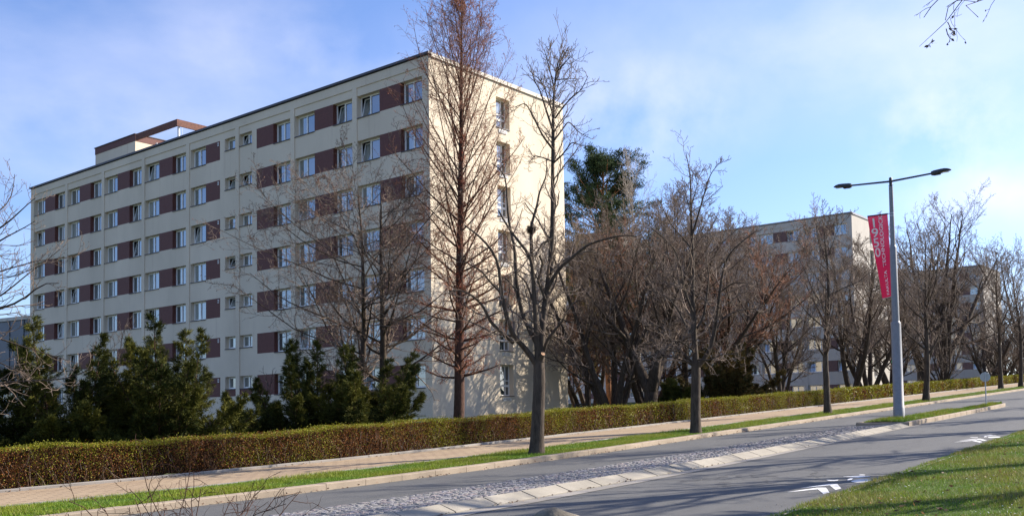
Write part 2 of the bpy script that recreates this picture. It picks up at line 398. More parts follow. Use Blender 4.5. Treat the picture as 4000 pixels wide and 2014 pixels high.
def median_nose():
    n = len(NOSE); P = np.array(NOSE); c = np.array([50, 10.5])
    inn = P.copy(); inn[:, 0] += np.clip((46-P[:, 0])*.012, -.1, .1); inn[:, 1] += np.where(np.arange(n) < 5, .17, np.where(np.arange(n) < 7, .04, -.14)); inn[7, 1] = P[7, 1]-.06
    inn[0] = (36.5, 9.5); inn[-1] = (36.5, 10.98); inn[6] = (54.5, 9.52)
    mb = MB()
    for k in range(n):
        m_ = (k+1) % n
        steps = max(1, int(np.linalg.norm(P[m_]-P[k])/1.0))
        for q in range(steps):
            w0, w1 = q/steps, (q+1)/steps-.01
            o0, o1 = P[k]*(1-w0)+P[m_]*w0, P[k]*(1-w1)+P[m_]*w1; i0, i1 = inn[k]*(1-w0)+inn[m_]*w0, inn[k]*(1-w1)+inn[m_]*w1
            h = .15 if k not in (n-1,) else .135
            z = lambda p: float(zroad(p[0]))
            v = [(*o0, z(o0)-.05), (*o1, z(o1)-.05), (*o1, z(o1)+h-.015), (*o0, z(o0)+h-.015), (*(o0*.93+i0*.07), z(o0)+h), (*(o1*.93+i1*.07), z(o1)+h), (*i1, z(i1)+h), (*i0, z(i0)+h), (*i1, z(i1)), (*i0, z(i0))]
            mb.add(v, [[0, 1, 2, 3], [3, 2, 5, 4], [4, 5, 6, 7], [7, 6, 8, 9]])
            mb.add([v[0], v[3], v[7], v[9], v[1], v[2], v[6], v[8]], [[0, 1, 2, 3], [7, 6, 5, 4]])
    tag(mb.build('median_kerb', M['kerb'], None, (0, 0, 0), ROAD), kind='structure')
    mb = MB(); ns = np.linspace(0, 1, 14)
    ss = 36.5+ns*18.0
    lo = np.interp(ss, inn[:7, 0], inn[:7, 1]); hi = np.interp(ss, inn[6:][::-1][:, 0], inn[6:][::-1][:, 1])
    hi = np.maximum(hi, lo+.02)
    w = np.linspace(0, 1, 4)[:, None]; T = lo*(1-w)+hi*w; SS = np.broadcast_to(ss, T.shape)
    Vv = np.stack([SS, T, zroad(SS)+.125+.05*np.sin(w*math.pi)], -1).reshape(-1, 3); n_ = len(ss)
    i, j = np.meshgrid(np.arange(3), np.arange(n_-1), indexing='ij')
    mb.add(Vv, np.stack([i*n_+j, i*n_+j+1, (i+1)*n_+j+1, (i+1)*n_+j], -1).reshape(-1, 4))
    tag(mb.build('median_lawn', M['lawn'], None, (0, 0, 0), ROAD), kind='structure')
    return ss, lo, hi
NS = median_nose()
# painted cycle marking on the near lane
def paint_polys():
    mb = MB()
    def poly(pts, ds=0, dt=0):
        c = np.mean(pts, 0)
        for k in range(len(pts)):
            a, b_ = pts[k], pts[(k+1) % len(pts)]
            tri = [(p[0]+ds, p[1]+dt, float(zroad(p[0]+ds))+.005) for p in (c, a, b_)]
            n_ = np.cross(np.subtract(tri[1], tri[0]), np.subtract(tri[2], tri[0]))
            mb.add(tri if n_[2] > 0 else tri[::-1], [[0, 1, 2]])
    def chevron(ds, dt):
        poly([(15.97, 6.06), (16.0, 6.02), (16.52, 5.735), (16.77, 5.68), (16.74, 5.82)], ds, dt)
        poly([(16.52, 5.733), (16.77, 5.68), (16.08, 5.39), (15.87, 5.42)], ds, dt)
    def ell(c, a, b_, ds, dt): poly([(c[0]+a*math.cos(x), c[1]+b_*math.sin(x)) for x in np.linspace(0, 2*math.pi, 22)[:-1]], ds, dt)
    for ds, dt in ((0, 0), (12.1, .02)):
        chevron(ds, dt); chevron(ds+.62, dt+.01)
        ell((18.0, 5.46), .3, .155, ds, dt)
        poly([(18.03, 6.1), (17.86, 6.0), (17.84, 5.9), (17.95, 5.86), (18.1, 5.9), (18.02, 5.95)], ds, dt)
        poly([(17.98, 5.7), (18.1, 5.66), (18.42, 5.74), (18.36, 5.78), (18.12, 5.745)], ds, dt)
        poly([(18.36, 5.77), (18.42, 5.735), (18.76, 5.52), (18.86, 5.6), (18.5, 5.76)], ds, dt)
        poly([(18.62, 5.69), (18.76, 5.6), (18.92, 5.68), (18.66, 5.99), (18.61, 5.97)], ds, dt)
        ell((19.05, 5.76), .07, .055, ds, dt)
    return tag(mb.build('road_marking', M['paint'], None, (0, 0, 0), ROAD), kind='structure')
paint_polys()

# ================================================================== BUILDINGS
B_YAW = RAD(-39.381)
STO = 2.8; BAY = 6.0824; E0 = .188; LEN = 49.34; DEP = 12.979; REC = .3
ZT = 21.371+EYE; SILL0 = 18.74+EYE; HEAD0 = 20.1+EYE
def bay_band(k):
    """openings of one bay (u from the sunlit corner): (kind, u0, u1)"""
    p = k*BAY
    if k == 2: return [('win', 12.69, 14.55), ('brown', 14.55, 16.4), ('small', 16.95, 18.37)]
    if k == 3: return [('small', 18.82, 20.08), ('brown', 20.67, 22.4), ('win', 22.4, 24.34)]
    return [('win', .54+p, 2.38+p), ('brown', 2.38+p, 4.2+p), ('win', 4.2+p, 6.2+p)]
def wall_plane(mb, us, zs, holes, fn, depth, nrm, mi=0, rmi=0):
    """wall in the (u,z) plane with rectangular openings; fn(u,z)->3D point, nrm inward vector"""
    us = sorted(set([round(x, 4) for x in us]+[round(h[0], 4) for h in holes]+[round(h[1], 4) for h in holes]))
    zs = sorted(set([round(x, 4) for x in zs]+[round(h[2], 4) for h in holes]+[round(h[3], 4) for h in holes]))
    nrm = np.array(nrm)
    for a in range(len(us)-1):
        for b in range(len(zs)-1):
            uc, zc = (us[a]+us[a+1])/2, (zs[b]+zs[b+1])/2
            if any(h[0] < uc < h[1] and h[2] < zc < h[3] for h in holes): continue
            mb.quad(fn(us[a], zs[b]), fn(us[a+1], zs[b]), fn(us[a+1], zs[b+1]), fn(us[a], zs[b+1]), mi)
    for (u0, u1, z0, z1) in holes:
        c = [np.array(fn(u0, z0)), np.array(fn(u1, z0)), np.array(fn(u1, z1)), np.array(fn(u0, z1))]
        for k in range(4):
            p, q = c[k], c[(k+1) % 4]
            mb.quad(p, q, q+nrm*depth, p+nrm*depth, rmi)

def window_mesh(w, h, leaves, tilt, rng, strip_w=.2):
    """white frame with leaves; local x right, z up, y = 0 outer face. returns frame MB, pane MB"""
    f, g = MB(), MB(); t = .065
    f.box((0, 0, 0), (w, .07, t)); f.box((0, 0, h-t), (w, .07, h)); f.box((0, 0, t), (t, .07, h-t)); f.box((w-t, 0, t), (w, .07, h-t))
    if leaves == 1: xs = [t, w-t]
    else:
        inner = w-2*t; sw = strip_w if leaves == 3 else 0
        lw = (inner-sw)/2
        xs = [t, t+lw, t+2*lw] + ([w-t] if sw else [])
    for k in range(len(xs)-1):
        x0, x1 = xs[k], xs[k+1]
        if k: f.box((x0-.05, -.012, t), (x0+.05, .06, h-t))
        net = (k == 0) if leaves > 1 else rng.random() < .5
        if k == tilt:
            lean = .26; z0, z1 = t+.01, h-t-.01
            for (a, b) in ((x0+.02, x0+.075), (x1-.075, x1-.02)):
                v = [(a, 0, z0), (b, 0, z0), (b, .05, z0), (a, .05, z0), (a, lean, z1), (b, lean, z1), (b, lean+.05, z1), (a, lean+.05, z1)]
                f.add(v, [[0, 1, 5, 4], [1, 2, 6, 5], [2, 3, 7, 6], [3, 0, 4, 7]])
            f.box((x0+.075, lean-.005, z1-.06), (x1-.075, lean+.045, z1)); f.box((x0+.075, 0, z0), (x1-.075, .05, z0+.06))
            g.quad((x0+.075, .03, z0+.06), (x1-.075, .03, z0+.06), (x1-.075, lean+.02, z1-.06), (x0+.075, lean+.02, z1-.06), 1)
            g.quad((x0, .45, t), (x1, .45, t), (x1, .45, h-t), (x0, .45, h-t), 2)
        else:
            s_ = .045
            f.box((x0, .012, t), (x0+s_, .055, h-t)); f.box((x1-s_, .012, t), (x1, .055, h-t))
            f.box((x0+s_, .012, t), (x1-s_, .055, t+s_)); f.box((x0+s_, .012, h-t-s_), (x1-s_, .055, h-t))
            g.quad((x0+s_, .035, t+s_), (x1-s_, .035, t+s_), (x1-s_, .035, h-t-s_), (x0+s_, .035, h-t-s_), 1 if net else 0)
    return f, g

def apartment_block():
    rng = np.random.default_rng(11); pr = random.Random(4)
    root = empty('apartment_block', (-4.513, 56.84, 0), B_YAW,
                 'nearest cream apartment block, brown panels between its windows, sunlit end wall', 'building',
                 'row of apartment blocks')
    FN = lambda u, z, o=0: (-u, o, z)
    zb = -.6
    mb = MB(); holes = []
    rows = [(SILL0-STO*i, HEAD0-STO*i) for i in range(7)]
    bz = (SILL0-STO*7+.35, SILL0-STO*7+1.2)
    for k in range(8):
        band = bay_band(k)
        for i, (z0, z1) in enumerate(rows):
            if k in (2, 3):
                u0 = min(b[1] for b in band if b[0] != 'small'); u1 = max(b[2] for b in band if b[0] != 'small')
                holes.append((u0, u1, z0, z1))
                for b in band:
                    if b[0] == 'small': holes.append((b[1], b[2], z1-.84, z1))
            else: holes.append((band[0][1], band[2][2], z0, z1))
        u0, u1 = (band[0][1], band[-1][2]); holes.append((u0, u1, *bz))
    wall_plane(mb, [0, LEN], [zb, ZT-.03], holes, FN, REC, (0, 1, 0))
    # pilasters and cornice band, proud of the wall
    zc = 20.62+EYE; pil = [(-.0, .54)] + [(6.2+BAY*k, 6.2+BAY*k+.42) for k in range(8)]
    pil[-1] = (6.2+BAY*7, LEN)
    for a, b in pil: mb.box((-b, -.055, zb), (-a, .0, zc), 0, 'kt')
    mb.box((-LEN, -.055, zc), (0, 0, ZT-.2), 0, 'k')
    # end wall, with stairwell openings
    sh = [(5.95, 7.26, 1.5+EYE+STO*i, 3.42+EYE+STO*i) for i in range(7)]+[(5.95, 7.26, .1+EYE-1.1, EYE-.35)]
    wall_plane(mb, [0, DEP], [zb, ZT-.2], sh, lambda v, z: (0, v, z), .36, (-1, 0, 0))
    wall_plane(mb, [0, LEN], [zb, ZT-.2], [], lambda u, z: (-u, DEP, z), .1, (0, -1, 0))
    wall_plane(mb, [0, DEP], [zb, ZT-.2], [], lambda v, z: (-LEN, v, z), .1, (1, 0, 0))
    mb.build('wall', M['plaster'], root)
    mb = MB(); mb.box((-LEN-.02, -.03, ZT-.2), (.02, DEP+.02, ZT-.06)); mb.build('roof', M['roof'], root)
    mb = MB()
    x = -LEN-.1
    while x < .1:
        e = min(x+3.0, .12); mb.box((x, -.17, ZT-.14), (e-.02, .1, ZT)); x += 3.0
    mb.box((-LEN-.1, DEP-.1, ZT-.14), (.12, DEP+.15, ZT)); mb.box((-LEN-.12, .1, ZT-.14), (-LEN+.1, DEP-.1, ZT))
    mb.build('coping', M['coping'], root)
    mb = MB(); mb.box((-.1, .1, ZT-.26), (.1, DEP-.1, ZT-.02)); mb.build('parapet_trim', M['trim'], root)  # end coping, its sunlit look put into a paler colour than the facade side
    # window library
    lib = {}
    def put(kind, name, u1, z0, w, h, leaves, tilt, sill=True, basement=False):
        key = (kind, round(w, 2), round(h, 2), leaves, tilt)
        if key not in lib:
            f, g = window_mesh(w, h, leaves, tilt, rng)
            lib[key] = (f.build(name, M['pvc']), g.build('pane', [M['glass_blue'], M['glass_net'], M['dark']]))
            sb = MB(); sb.box((-.0, -REC-.05, -.035), (w, -.0, -.004)); sb.box((0, -REC-.055, -.06), (w, -REC-.05, -.004))
            lib[key] += (sb.build('sill', M['coping']),)
            f0, g0, s0 = lib[key]
        else:
            f0, g0, s0 = lib[key]; f0 = f0.copy(); g0 = g0.copy(); s0 = s0.copy()
            for q in (f0, g0, s0): C.objects.link(q)
        f0.name = name; f0.parent = root; f0.location = (-u1, REC, z0); g0.parent = f0; s0.parent = f0
        return f0
    def panel(u0, u1, z0, z1, front=-.005, back=REC+.02):
        mb = MB(); mb.box((-u1, front, z0), (-u0, back, z1)); return mb.build('facade_panel', M['brown'], root)
    pan = {}
    for k in range(8):
        for i, (z0, z1) in enumerate(rows):
            for (kind, u0, u1) in bay_band(k):
                if kind == 'win':
                    w = (u1-u0)
                    over = .0
                    t_ = 0 if pr.random() < .22 else -1
                    ww = round(w/.1)*.1
                    put('win', 'window', u1-.0, z0, w, z1-z0, 3, t_)
                elif kind == 'small':
                    if i == 6:
                        panel(u0, u1, z0, z1-.84, -.004, .05)
                    put('small', 'small_window', u1, z1-.84, u1-u0, .84, 1 if k == 3 else 2, 0 if pr.random() < .3 else -1)
                else:
                    key = round(u1-u0, 2)
                    if key in pan:
                        o = pan[key].copy(); C.objects.link(o); o.location = (-(u0-pan[key]['u0']), 0, z0-pan[key]['z0'])
                    else:
                        o = panel(u0, u1, z0+.002, z1-.002); pan[key] = o; o['u0'] = u0; o['z0'] = z0
                    if k == 3:
                        mb = MB(); mb.box((-u0-.27, -.03, z1-.34), (-u0-.13, -.005, z1-.1), 0, 'k')
                        mb.box((-u0-.235, -.034, z1-.3), (-u0-.165, -.03, z1-.14), 1, 'k'); mb.build('vent', [M['pvc'], M['dark']], root)
        band = bay_band(k)
        for (kind, u0, u1) in band:
            if kind == 'win': put('base', 'basement_window', u1, bz[0], u1-u0, bz[1]-bz[0], 3, -1)
            elif kind == 'small': put('base', 'basement_window', u1, bz[0], u1-u0, bz[1]-bz[0], 2, -1)
        gaps = []; prev = band[0][1]
        for (kind, u0, u1) in band:
            if kind == 'brown': panel(u0, u1, bz[0]+.002, bz[1]-.002)
            if u0 > prev+.05: panel(prev, u0, bz[0]+.002, bz[1]-.002)
            prev = u1
    for o in pan.values():
        for kk in ('u0', 'z0'): del o[kk]
    for o in root.children:
        for kk in ('u0', 'z0'):
            if kk in o: del o[kk]
    # stairwell windows on the end wall
    first = None
    for i in range(7):
        z0 = 1.5+EYE+STO*i; w, h = 1.31, 1.92
        if first is None:
            f, g = MB(), MB()
            f.box((0, 0, 0), (w, .07, .07)); f.box((0, 0, h-.07), (w, .07, h)); f.box((0, 0, .07), (.07, .07, h-.07)); f.box((w-.07, 0, .07), (w, .07, h-.07))
            f.box((.07, -.01, .56), (w-.07, .06, .70)); f.box((.07, .0, .92), (w-.07, .06, .98)); f.box((.86, .0, .07), (.93, .06, .56)); f.box((.86, .0, .70), (.93, .06, .92)); f.box((.86, 0, .98), (.93, .06, h-.07))
            for (a, b) in ((.07, .56), (.70, .92), (.98, h-.07)):
                g.quad((.07, .035, a), (.86, .035, a), (.86, .035, b), (.07, .035, b), 1 if a > .9 else 0)
                g.quad((.93, .035, a), (w-.07, .035, a), (w-.07, .035, b), (.93, .035, b), 0)
            fo = f.build('stairwell_window', M['pvc'], root); go = g.build('pane', [M['glass_blue'], M['glass_net']], fo)
            sb = MB(); sb.box((0, -.42, -.05), (w, 0, -.004)); so = sb.build('sill', M['coping'], fo)
            vb = MB(); vb.box((0, -.05, 0), (.72, 0, .22), 0, 'k')
            for q in range(4): vb.box((.04, -.058, .03+q*.048), (.68, -.05, .048+q*.048), 1, 'k')
            vo = vb.build('vent_grille', [M['pvc'], M['coping']], root); vo.rotation_euler = (0, 0, math.pi/2); first = (fo, go, so, vo)
        else:
            fo, go, so, vo = [q.copy() for q in first]
            for q in (fo, go, so, vo): C.objects.link(q)
            go.parent = fo; so.parent = fo
        fo.location = (-.36, 5.95, z0); fo.rotation_euler = (0, 0, math.pi/2)
        vo.location = (0, 6.2, z0-.34)
    mb = MB(); mb.box((0, .0, 0), (1.31, .05, .75), 0); mb.box((.05, -.01, .05), (1.26, .0, .7), 1)
    o = mb.build('basement_hatch', [M['pvc'], M['glass_blue']], root); o.location = (-.36, 5.95, EYE-1.1); o.rotation_euler = (0, 0, math.pi/2)
    # penthouse and its rusty frame
    zp = 24.47+EYE
    mb = MB(); mb.box((-43.8, 3, ZT-.1), (-37.2, 10, zp-.56), 0, 'b'); mb.build('penthouse', M['plaster'], root)
    ph = root.children[-1]
    ph = [o for o in root.children if o.name.startswith('penthouse')][0]
    mb = MB(); mb.box((-43.83, 2.97, zp-.56), (-37.17, 10.03, zp), 0); mb.build('fascia', M['brown'], ph)
    mb = MB(); mb.box((-43.9, 2.9, zp), (-37.12, 10.1, zp+.06)); mb.build('roof_cap', M['coping'], ph)
    mb = MB()
    mb.box((-37.1, 2.96, zp-.55), (-31.0, 3.1, zp-.01)); mb.box((-31.0, 2.96, zp-.55), (-30.86, 10, zp-.01)); mb.box((-37.1, 9.9, zp-.55), (-31.0, 10.03, zp-.01))
    fr = mb.build('roof_frame', M['rust'], root)
    for (x, y) in ((-31.1, 3.25), (-36.6, 4.6), (-31.1, 9.6)):
        mb = MB(); mb.rod((x, y, ZT-.1), (x, y, zp-.55), .1, .1, 10); mb.build('column', M['pvc'], fr)
    for (x, y, h) in ((-35.6, 5.4, 24.1), (-34.9, 5.6, 24.0), (-35.2, 6.2, 23.6)):
        mb = MB(); mb.rod((x, y, ZT-.1), (x, y, h+EYE-.15), .075, .075, 8); mb.rod((x, y, h+EYE-.14), (x, y, h+EYE), .11, .11, 8); mb.build('vent_pipe', M['metal'], root)
    mb = MB(); mb.rod((-36.5, 7, ZT), (-36.5, 7, zp+1.9), .02, .012, 5); mb.build('aerial', M['metal'], root)
    return root
block = apartment_block()
def remat(root, table):
    for o in root.children_recursive:
        for sl in getattr(o, 'material_slots', []):
            if sl.material and sl.material.name in table:
                new = table[sl.material.name]; sl.link = 'OBJECT'; sl.material = new
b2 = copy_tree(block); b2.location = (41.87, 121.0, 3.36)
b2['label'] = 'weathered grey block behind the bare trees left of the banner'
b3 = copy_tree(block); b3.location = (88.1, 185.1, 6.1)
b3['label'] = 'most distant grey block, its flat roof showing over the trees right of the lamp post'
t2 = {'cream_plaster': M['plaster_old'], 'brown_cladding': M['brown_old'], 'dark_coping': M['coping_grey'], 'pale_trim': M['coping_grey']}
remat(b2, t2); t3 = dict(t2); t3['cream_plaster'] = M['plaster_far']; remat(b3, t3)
for r_ in (b2, b3):                     # these two have a plain roof edge without the frame
    for o in list(r_.children):
        if o.name.split('.')[0] in ('roof_frame', 'aerial'):
            for q in list(o.children_recursive)+[o]: bpy.data.objects.remove(q)

def office():
    root = empty('office_building', (-50, 100, 0), RAD(-30), 'low building with a dark glazed upper floor over a pale base, at the left edge', 'building')
    m = flat('slate_cladding', (.035, .045, .075), .35, .1, .2, .5)
    mb = MB(); mb.box((-14, 0, .5), (9, 14, 6.4)); mb.build('wall', M['plaster_old'], root)
    mb = MB(); mb.box((-14.2, -.4, 6.4), (9.2, 14, 12.6))
    for x in np.arange(-14, 9.1, 2.3): mb.box((x, -.46, 6.4), (x+.06, -.4, 12.6))
    mb.build('glazed_storey', m, root)
    mb = MB(); mb.box((-14.4, -.6, 12.6), (9.4, 14.2, 12.95)); mb.build('roof', M['trim'], root)
    for z in (2.0, 4.6):
        for x in np.arange(-13, 8, 3.4):
            f, g = window_mesh(2.8, 1.3, 2, -1, np.random.default_rng(1))
            fo = f.build('window', M['pvc'], root); fo.location = (x, -.08, z); g.build('pane', [M['glass_blue'], M['glass_net'], M['dark']], fo)
    return root
office()

# ================================================================== TREES
M['bark'] = bark('grey_bark', (.028, .021, .016), (.09, .068, .05))
M['bark_dark'] = bark('dark_bark', (.026, .018, .013), (.085, .062, .045))
M['bark_red'] = bark('red_bark', (.034, .019, .014), (.10, .05, .034), 12)
M['bark_pine'] = bark('pine_bark', (.12, .055, .03), (.36, .17, .085), 8)
M['twig'] = bark('twig_bark', (.08, .056, .043), (.235, .175, .135), 4, .8, .2)
M['twig_red'] = bark('reddish_twig', (.13, .058, .034), (.31, .15, .09), 4, .8, .2)
M['twig_pale'] = bark('pale_twig', (.20, .17, .14), (.40, .35, .30), 4, .8, .2)
M['twig_olive'] = bark('olive_twig', (.10, .08, .025), (.25, .20, .07), 4, .8, .2)
M['leaf'] = foliage('leaf', .6, .22)
M['needle'] = foliage('needle', .7, .12, .08)
UP = np.array([0, 0, 1.])
def unit(v): return v/(np.linalg.norm(v, axis=-1, keepdims=True)+1e-9)
def grow(o, d, l, r, nseg, rng, wander=.15, up=.0, tip=.25, droop=0.):
    """grows B branches at once; returns points (B, nseg+1, 3) and radii"""
    B = len(o); P = np.empty((B, nseg+1, 3)); P[:, 0] = o; d = unit(d)
    st_ = (l/nseg)[:, None]
    for k in range(nseg):
        d = unit(d+rng.normal(0, wander, (B, 3))+UP*(up-droop*(1-k/nseg)))
        P[:, k+1] = P[:, k]+d*st_
    R = r[:, None]*np.linspace(1, tip, nseg+1)[None]
    return P, R
def spawn(P, R, n, rng, f0=.2, f1=1., a0=30, a1=60, lf=.5, rf=.5, taper=.5, rmin=.004, flat_=0., lmax=9e9, pmin=0.):
    """n children along every parent"""
    B, K, _ = P.shape
    n = np.broadcast_to(np.asarray(n), (B,)).astype(int); idx = np.repeat(np.arange(B), n)
    Mn = len(idx)
    cnt = np.concatenate([np.arange(q) for q in n]) if Mn else np.zeros(0)
    f = f0+(f1-f0)*(cnt+rng.uniform(.1, .9, Mn))/np.maximum(1, n[idx])
    x = np.clip(f, 0, .999)*(K-1); k = x.astype(int); w = (x-k)[:, None]
    o = P[idx, k]*(1-w)+P[idx, k+1]*w
    r = R[idx, k]*(1-w[:, 0])+R[idx, k+1]*w[:, 0]
    t = unit(P[idx, k+1]-P[idx, k])
    pl = np.linalg.norm(np.diff(P, axis=1), axis=2).sum(1)[idx]
    pl = np.maximum(pl, pmin)
    q = rng.normal(size=(Mn, 3)); q -= (q*t).sum(1, keepdims=True)*t
    if flat_: q[:, 2] *= 1-flat_
    q = unit(q)
    a = np.radians(rng.uniform(a0, a1, Mn))[:, None]
    d = t*np.cos(a)+q*np.sin(a)
    l = np.minimum(pl*lf*(1-taper*(f-f0)/max(1e-6, f1-f0))*rng.uniform(.65, 1.25, Mn), lmax)
    rr = np.maximum(r*rf*rng.uniform(.7, 1.05, Mn), rmin)
    return o, d, l, rr
def poly_limb(pts, r0, r1, n, rng, depth=0., dj=.12, smooth=2):
    """polyline [(x, z)] -> n points with its own swing in depth"""
    pts = np.array(pts, float)
    if pts.shape[1] == 2:
        y = np.linspace(0, depth, len(pts)); pts = np.stack([pts[:, 0], y, pts[:, 1]], 1)
    s = np.concatenate([[0], np.cumsum(np.linalg.norm(np.diff(pts, axis=0), axis=1))]); q = np.linspace(0, s[-1], n)
    P = np.stack([np.interp(q, s, pts[:, i]) for i in range(3)], 1)
    for _ in range(smooth): P[1:-1] = .25*P[:-2]+.5*P[1:-1]+.25*P[2:]
    w = np.cumsum(rng.normal(0, dj, n))*np.linspace(0, 1, n); P[:, 1] += w*s[-1]/n*.6
    return P, np.linspace(r0, r1, n)
def buds(mb, P, rng, size, col, frac=1.0):
    tip = P[:, -1]; d = P[:, -1]-P[:, -2]
    k = rng.random(len(tip)) < frac
    mb.leaves(tip[k], d[k], size, size*.6, rng, 0, np.tile(col, (k.sum(), 1)))
def place_tree(name, label, cat, loc, rz, trunk, crown, mats, group=None, extra=()):
    root = empty(name, loc, rz, label, cat, group)
    trunk.build('trunk', mats[0], root)
    if crown is not None: crown.build('crown', mats[1], root)
    for nm, m, mat in extra: m.build(nm, mat, root)
    return root
def flare(P, R, k=1.35):
    R = R.copy(); z = P[..., 2]-P[..., 0, 2][..., None] if P.ndim > 2 else P[:, 2]-P[0, 2]
    return R*(1+(k-1)*np.exp(-np.maximum(z, 0)/.25))
def fill(trunk, crown, Ps, Rs, rng, spec, thick=.03):
    """adds successive generations of side branches to the limbs"""
    P, R = Ps, Rs; allp = []
    for g in spec:
        o, d, l, r = spawn(P, R, g['n'], rng, g.get('f0', .15), g.get('f1', 1.), g.get('a0', 30), g.get('a1', 65), g['lf'], g.get('rf', .55), g.get('taper', .5), g.get('rmin', .005), g.get('flat', 0), g.get('lmax', 9e9), g.get('pmin', 0))
        P, R = grow(o, d, l, r, g.get('seg', 5), rng, g.get('w', .16), g.get('up', .08), g.get('tip', .35), g.get('droop', 0))
        (trunk if g.get('trunk') else crown).tubes(P, R, g.get('sides', 4))
        allp.append((P, R))
    return allp

# ---- the forked verge tree in front of the end wall, limbs set out in metres from its foot
def fork_tree():
    rng = np.random.default_rng(21); k = .00561
    L = lambda pts: [((x-643)*k, (1255-y)*k) for x, y in pts]
    U = lambda pts: [(x*.8, y*.8-1037.6) for x, y in pts]
    tr, cr = MB(), MB()
    base = [(643, 1262), (650, 1120), (657, 1010), (663, 900), (664, 850), (662, 790)]
    P, R = poly_limb(L(base), .2, .165, 16, rng, .05, .01); tr.tubes(P, flare(P, R, 1.35), 14)
    limbs = [  # points, r0, r1, depth swing
        (L([(648, 800), (600, 725), (560, 685), (530, 655), (512, 600), (492, 520), (476, 420), (468, 300), (440, 240), (380, 170), (300, 112)]), .088, .02, -.9),
        (L([(535, 690), (480, 645), (425, 595), (388, 515), (345, 470), (275, 440), (230, 452)]), .062, .016, -1.3),
        (L([(655, 700), (600, 590), (570, 500), (556, 400), (553, 280), (550, 180), (520, 60)]+U([(640, 1150), (640, 1040), (600, 990), (545, 955)])), .075, .014, .9),
        (L([(658, 790), (652, 600), (645, 450), (638, 330), (636, 262), (600, 215), (555, 160), (500, 80), (470, 20)]), .095, .022, -.3),
        (L([(638, 290), (634, 170), (632, 100), (650, 40), (672, -30)]+U([(850, 1180), (900, 1080), (905, 1000)])), .06, .014, .5),
        (L([(672, 790), (680, 640), (690, 540), (708, 440), (728, 360), (738, 200), (745, 140), (752, 40)]+U([(937, 1200), (945, 1000), (946, 850), (950, 700), (960, 500), (973, 400), (985, 320), (1012, 265), (1068, 195)])), .11, .014, .7),
        (L([(690, 735), (700, 690), (740, 640), (785, 590), (800, 545), (840, 510), (872, 500)]), .05, .015, -1.2),
        (L([(716, 410), (770, 320), (850, 260), (920, 207), (1000, 190), (1085, 175), (1150, 190)]), .06, .014, -1.0),
        (L([(730, 340), (790, 275), (870, 225), (945, 200), (1010, 215)]), .05, .014, 1.1),
        (L([(640, 480), (605, 370), (560, 320), (540, 250)]), .035, .012, 1.0),
        (L([(700, 470), (665, 380), (690, 290), (672, 260)]), .04, .03, -.4),
        (L([(745, 160), (690, 190), (650, 260)]), .04, .03, -.3),
        (L(U([(945, 1000), (947, 850), (952, 650), (960, 520), (975, 400), (990, 320), (1030, 250)])), .05, .016, .35),
        (L(U([(950, 930), (880, 850), (820, 740), (770, 655), (700, 700)])), .035, .01, -.8),
        (L(U([(945, 800), (900, 640), (872, 520), (830, 430), (808, 320)])), .035, .009, .6),
        (L(U([(948, 700), (905, 560), (870, 490), (800, 440)])), .025, .008, -.4),
        (L(U([(960, 720), (1010, 660), (1060, 615), (1125, 575), (1165, 500)])), .028, .008, -.7),
        (L(U([(955, 860), (1010, 780), (1050, 720), (1120, 790), (1200, 822)])), .028, .008, .5),
        (L(U([(958, 520), (930, 380), (900, 250), (915, 225)])), .022, .007, .3),
        (L(U([(975, 420), (1040, 360), (1075, 340)])), .02, .007, -.4),
        (L(U([(968, 470), (1060, 440), (1120, 425)])), .02, .007, .5),
        (L(U([(945, 1010), (1000, 970), (1060, 900), (1130, 940)])), .028, .008, -.6),
        (L(U([(940, 1000), (880, 960), (830, 930), (790, 960)])), .024, .008, .7),
        (L([(700, 520), (740, 460), (800, 420), (860, 410), (900, 380)]), .035, .01, 1.4),
        (L([(530, 655), (440, 640), (360, 590), (300, 560), (250, 520)]), .035, .01, 1.2),
        (L([(640, 640), (560, 690), (480, 700), (420, 690)]), .02, .007, -1.5),
        (L([(480, 440), (420, 380), (380, 330), (300, 290), (260, 250)]), .035, .009, -.8),
        (L([(690, 640), (780, 670), (840, 720), (900, 800)]), .022, .006, .9),
        (L([(560, 430), (500, 350), (440, 330), (390, 280)]), .03, .008, .9),
    ]
    Ps, Rs = [], []
    for pts, r0, r1, dp in limbs:
        P, R = poly_limb(pts, r0, r1, 18, rng, dp, .1, 1); tr.tubes(P, R, 7); Ps.append(P); Rs.append(R)
    Ps, Rs = np.array(Ps), np.array(Rs)
    fill(tr, cr, Ps[[5, 12]], Rs[[5, 12]], rng, [dict(n=17, lf=.1, pmin=9., f0=.45, a0=30, a1=60, taper=.2, up=.12, w=.2, seg=6, rf=.4, rmin=.011, lmax=1.2, tip=.5), dict(n=4, lf=.45, f0=.25, a0=30, a1=60, up=.16, w=.2, seg=4, rf=.6, rmin=.0075, tip=.6)])
    g = fill(tr, cr, Ps, Rs, rng, [dict(n=9, lf=.24, pmin=3.6, f0=.12, a0=30, a1=70, up=.1, w=.2, seg=6, rf=.45, rmin=.0085, lmax=1.35, tip=.5),
                                   dict(n=4, lf=.5, f0=.2, a0=30, a1=65, up=.16, w=.22, seg=5, rf=.6, rmin=.0068, tip=.55),
                                   dict(n=1, lf=.5, f0=.4, a0=30, a1=60, up=.16, w=.2, seg=3, rf=.7, rmin=.0055, sides=3, tip=.6)])
    # sawn stub
    tr.rod(((672-643)*k, -.05, (1255-775)*k), ((683-643)*k, -.2, (1255-752)*k), .075, .07, 10)
    root = place_tree('verge_tree', 'bare forked tree with a bird nest on the verge before the end wall', 'tree', (.62, 26.73, ground_z(.62, 26.73)+.1), 0, tr, cr, (M['bark'], M['twig']), 'trees planted along the verge')
    root.scale = (.942,)*3
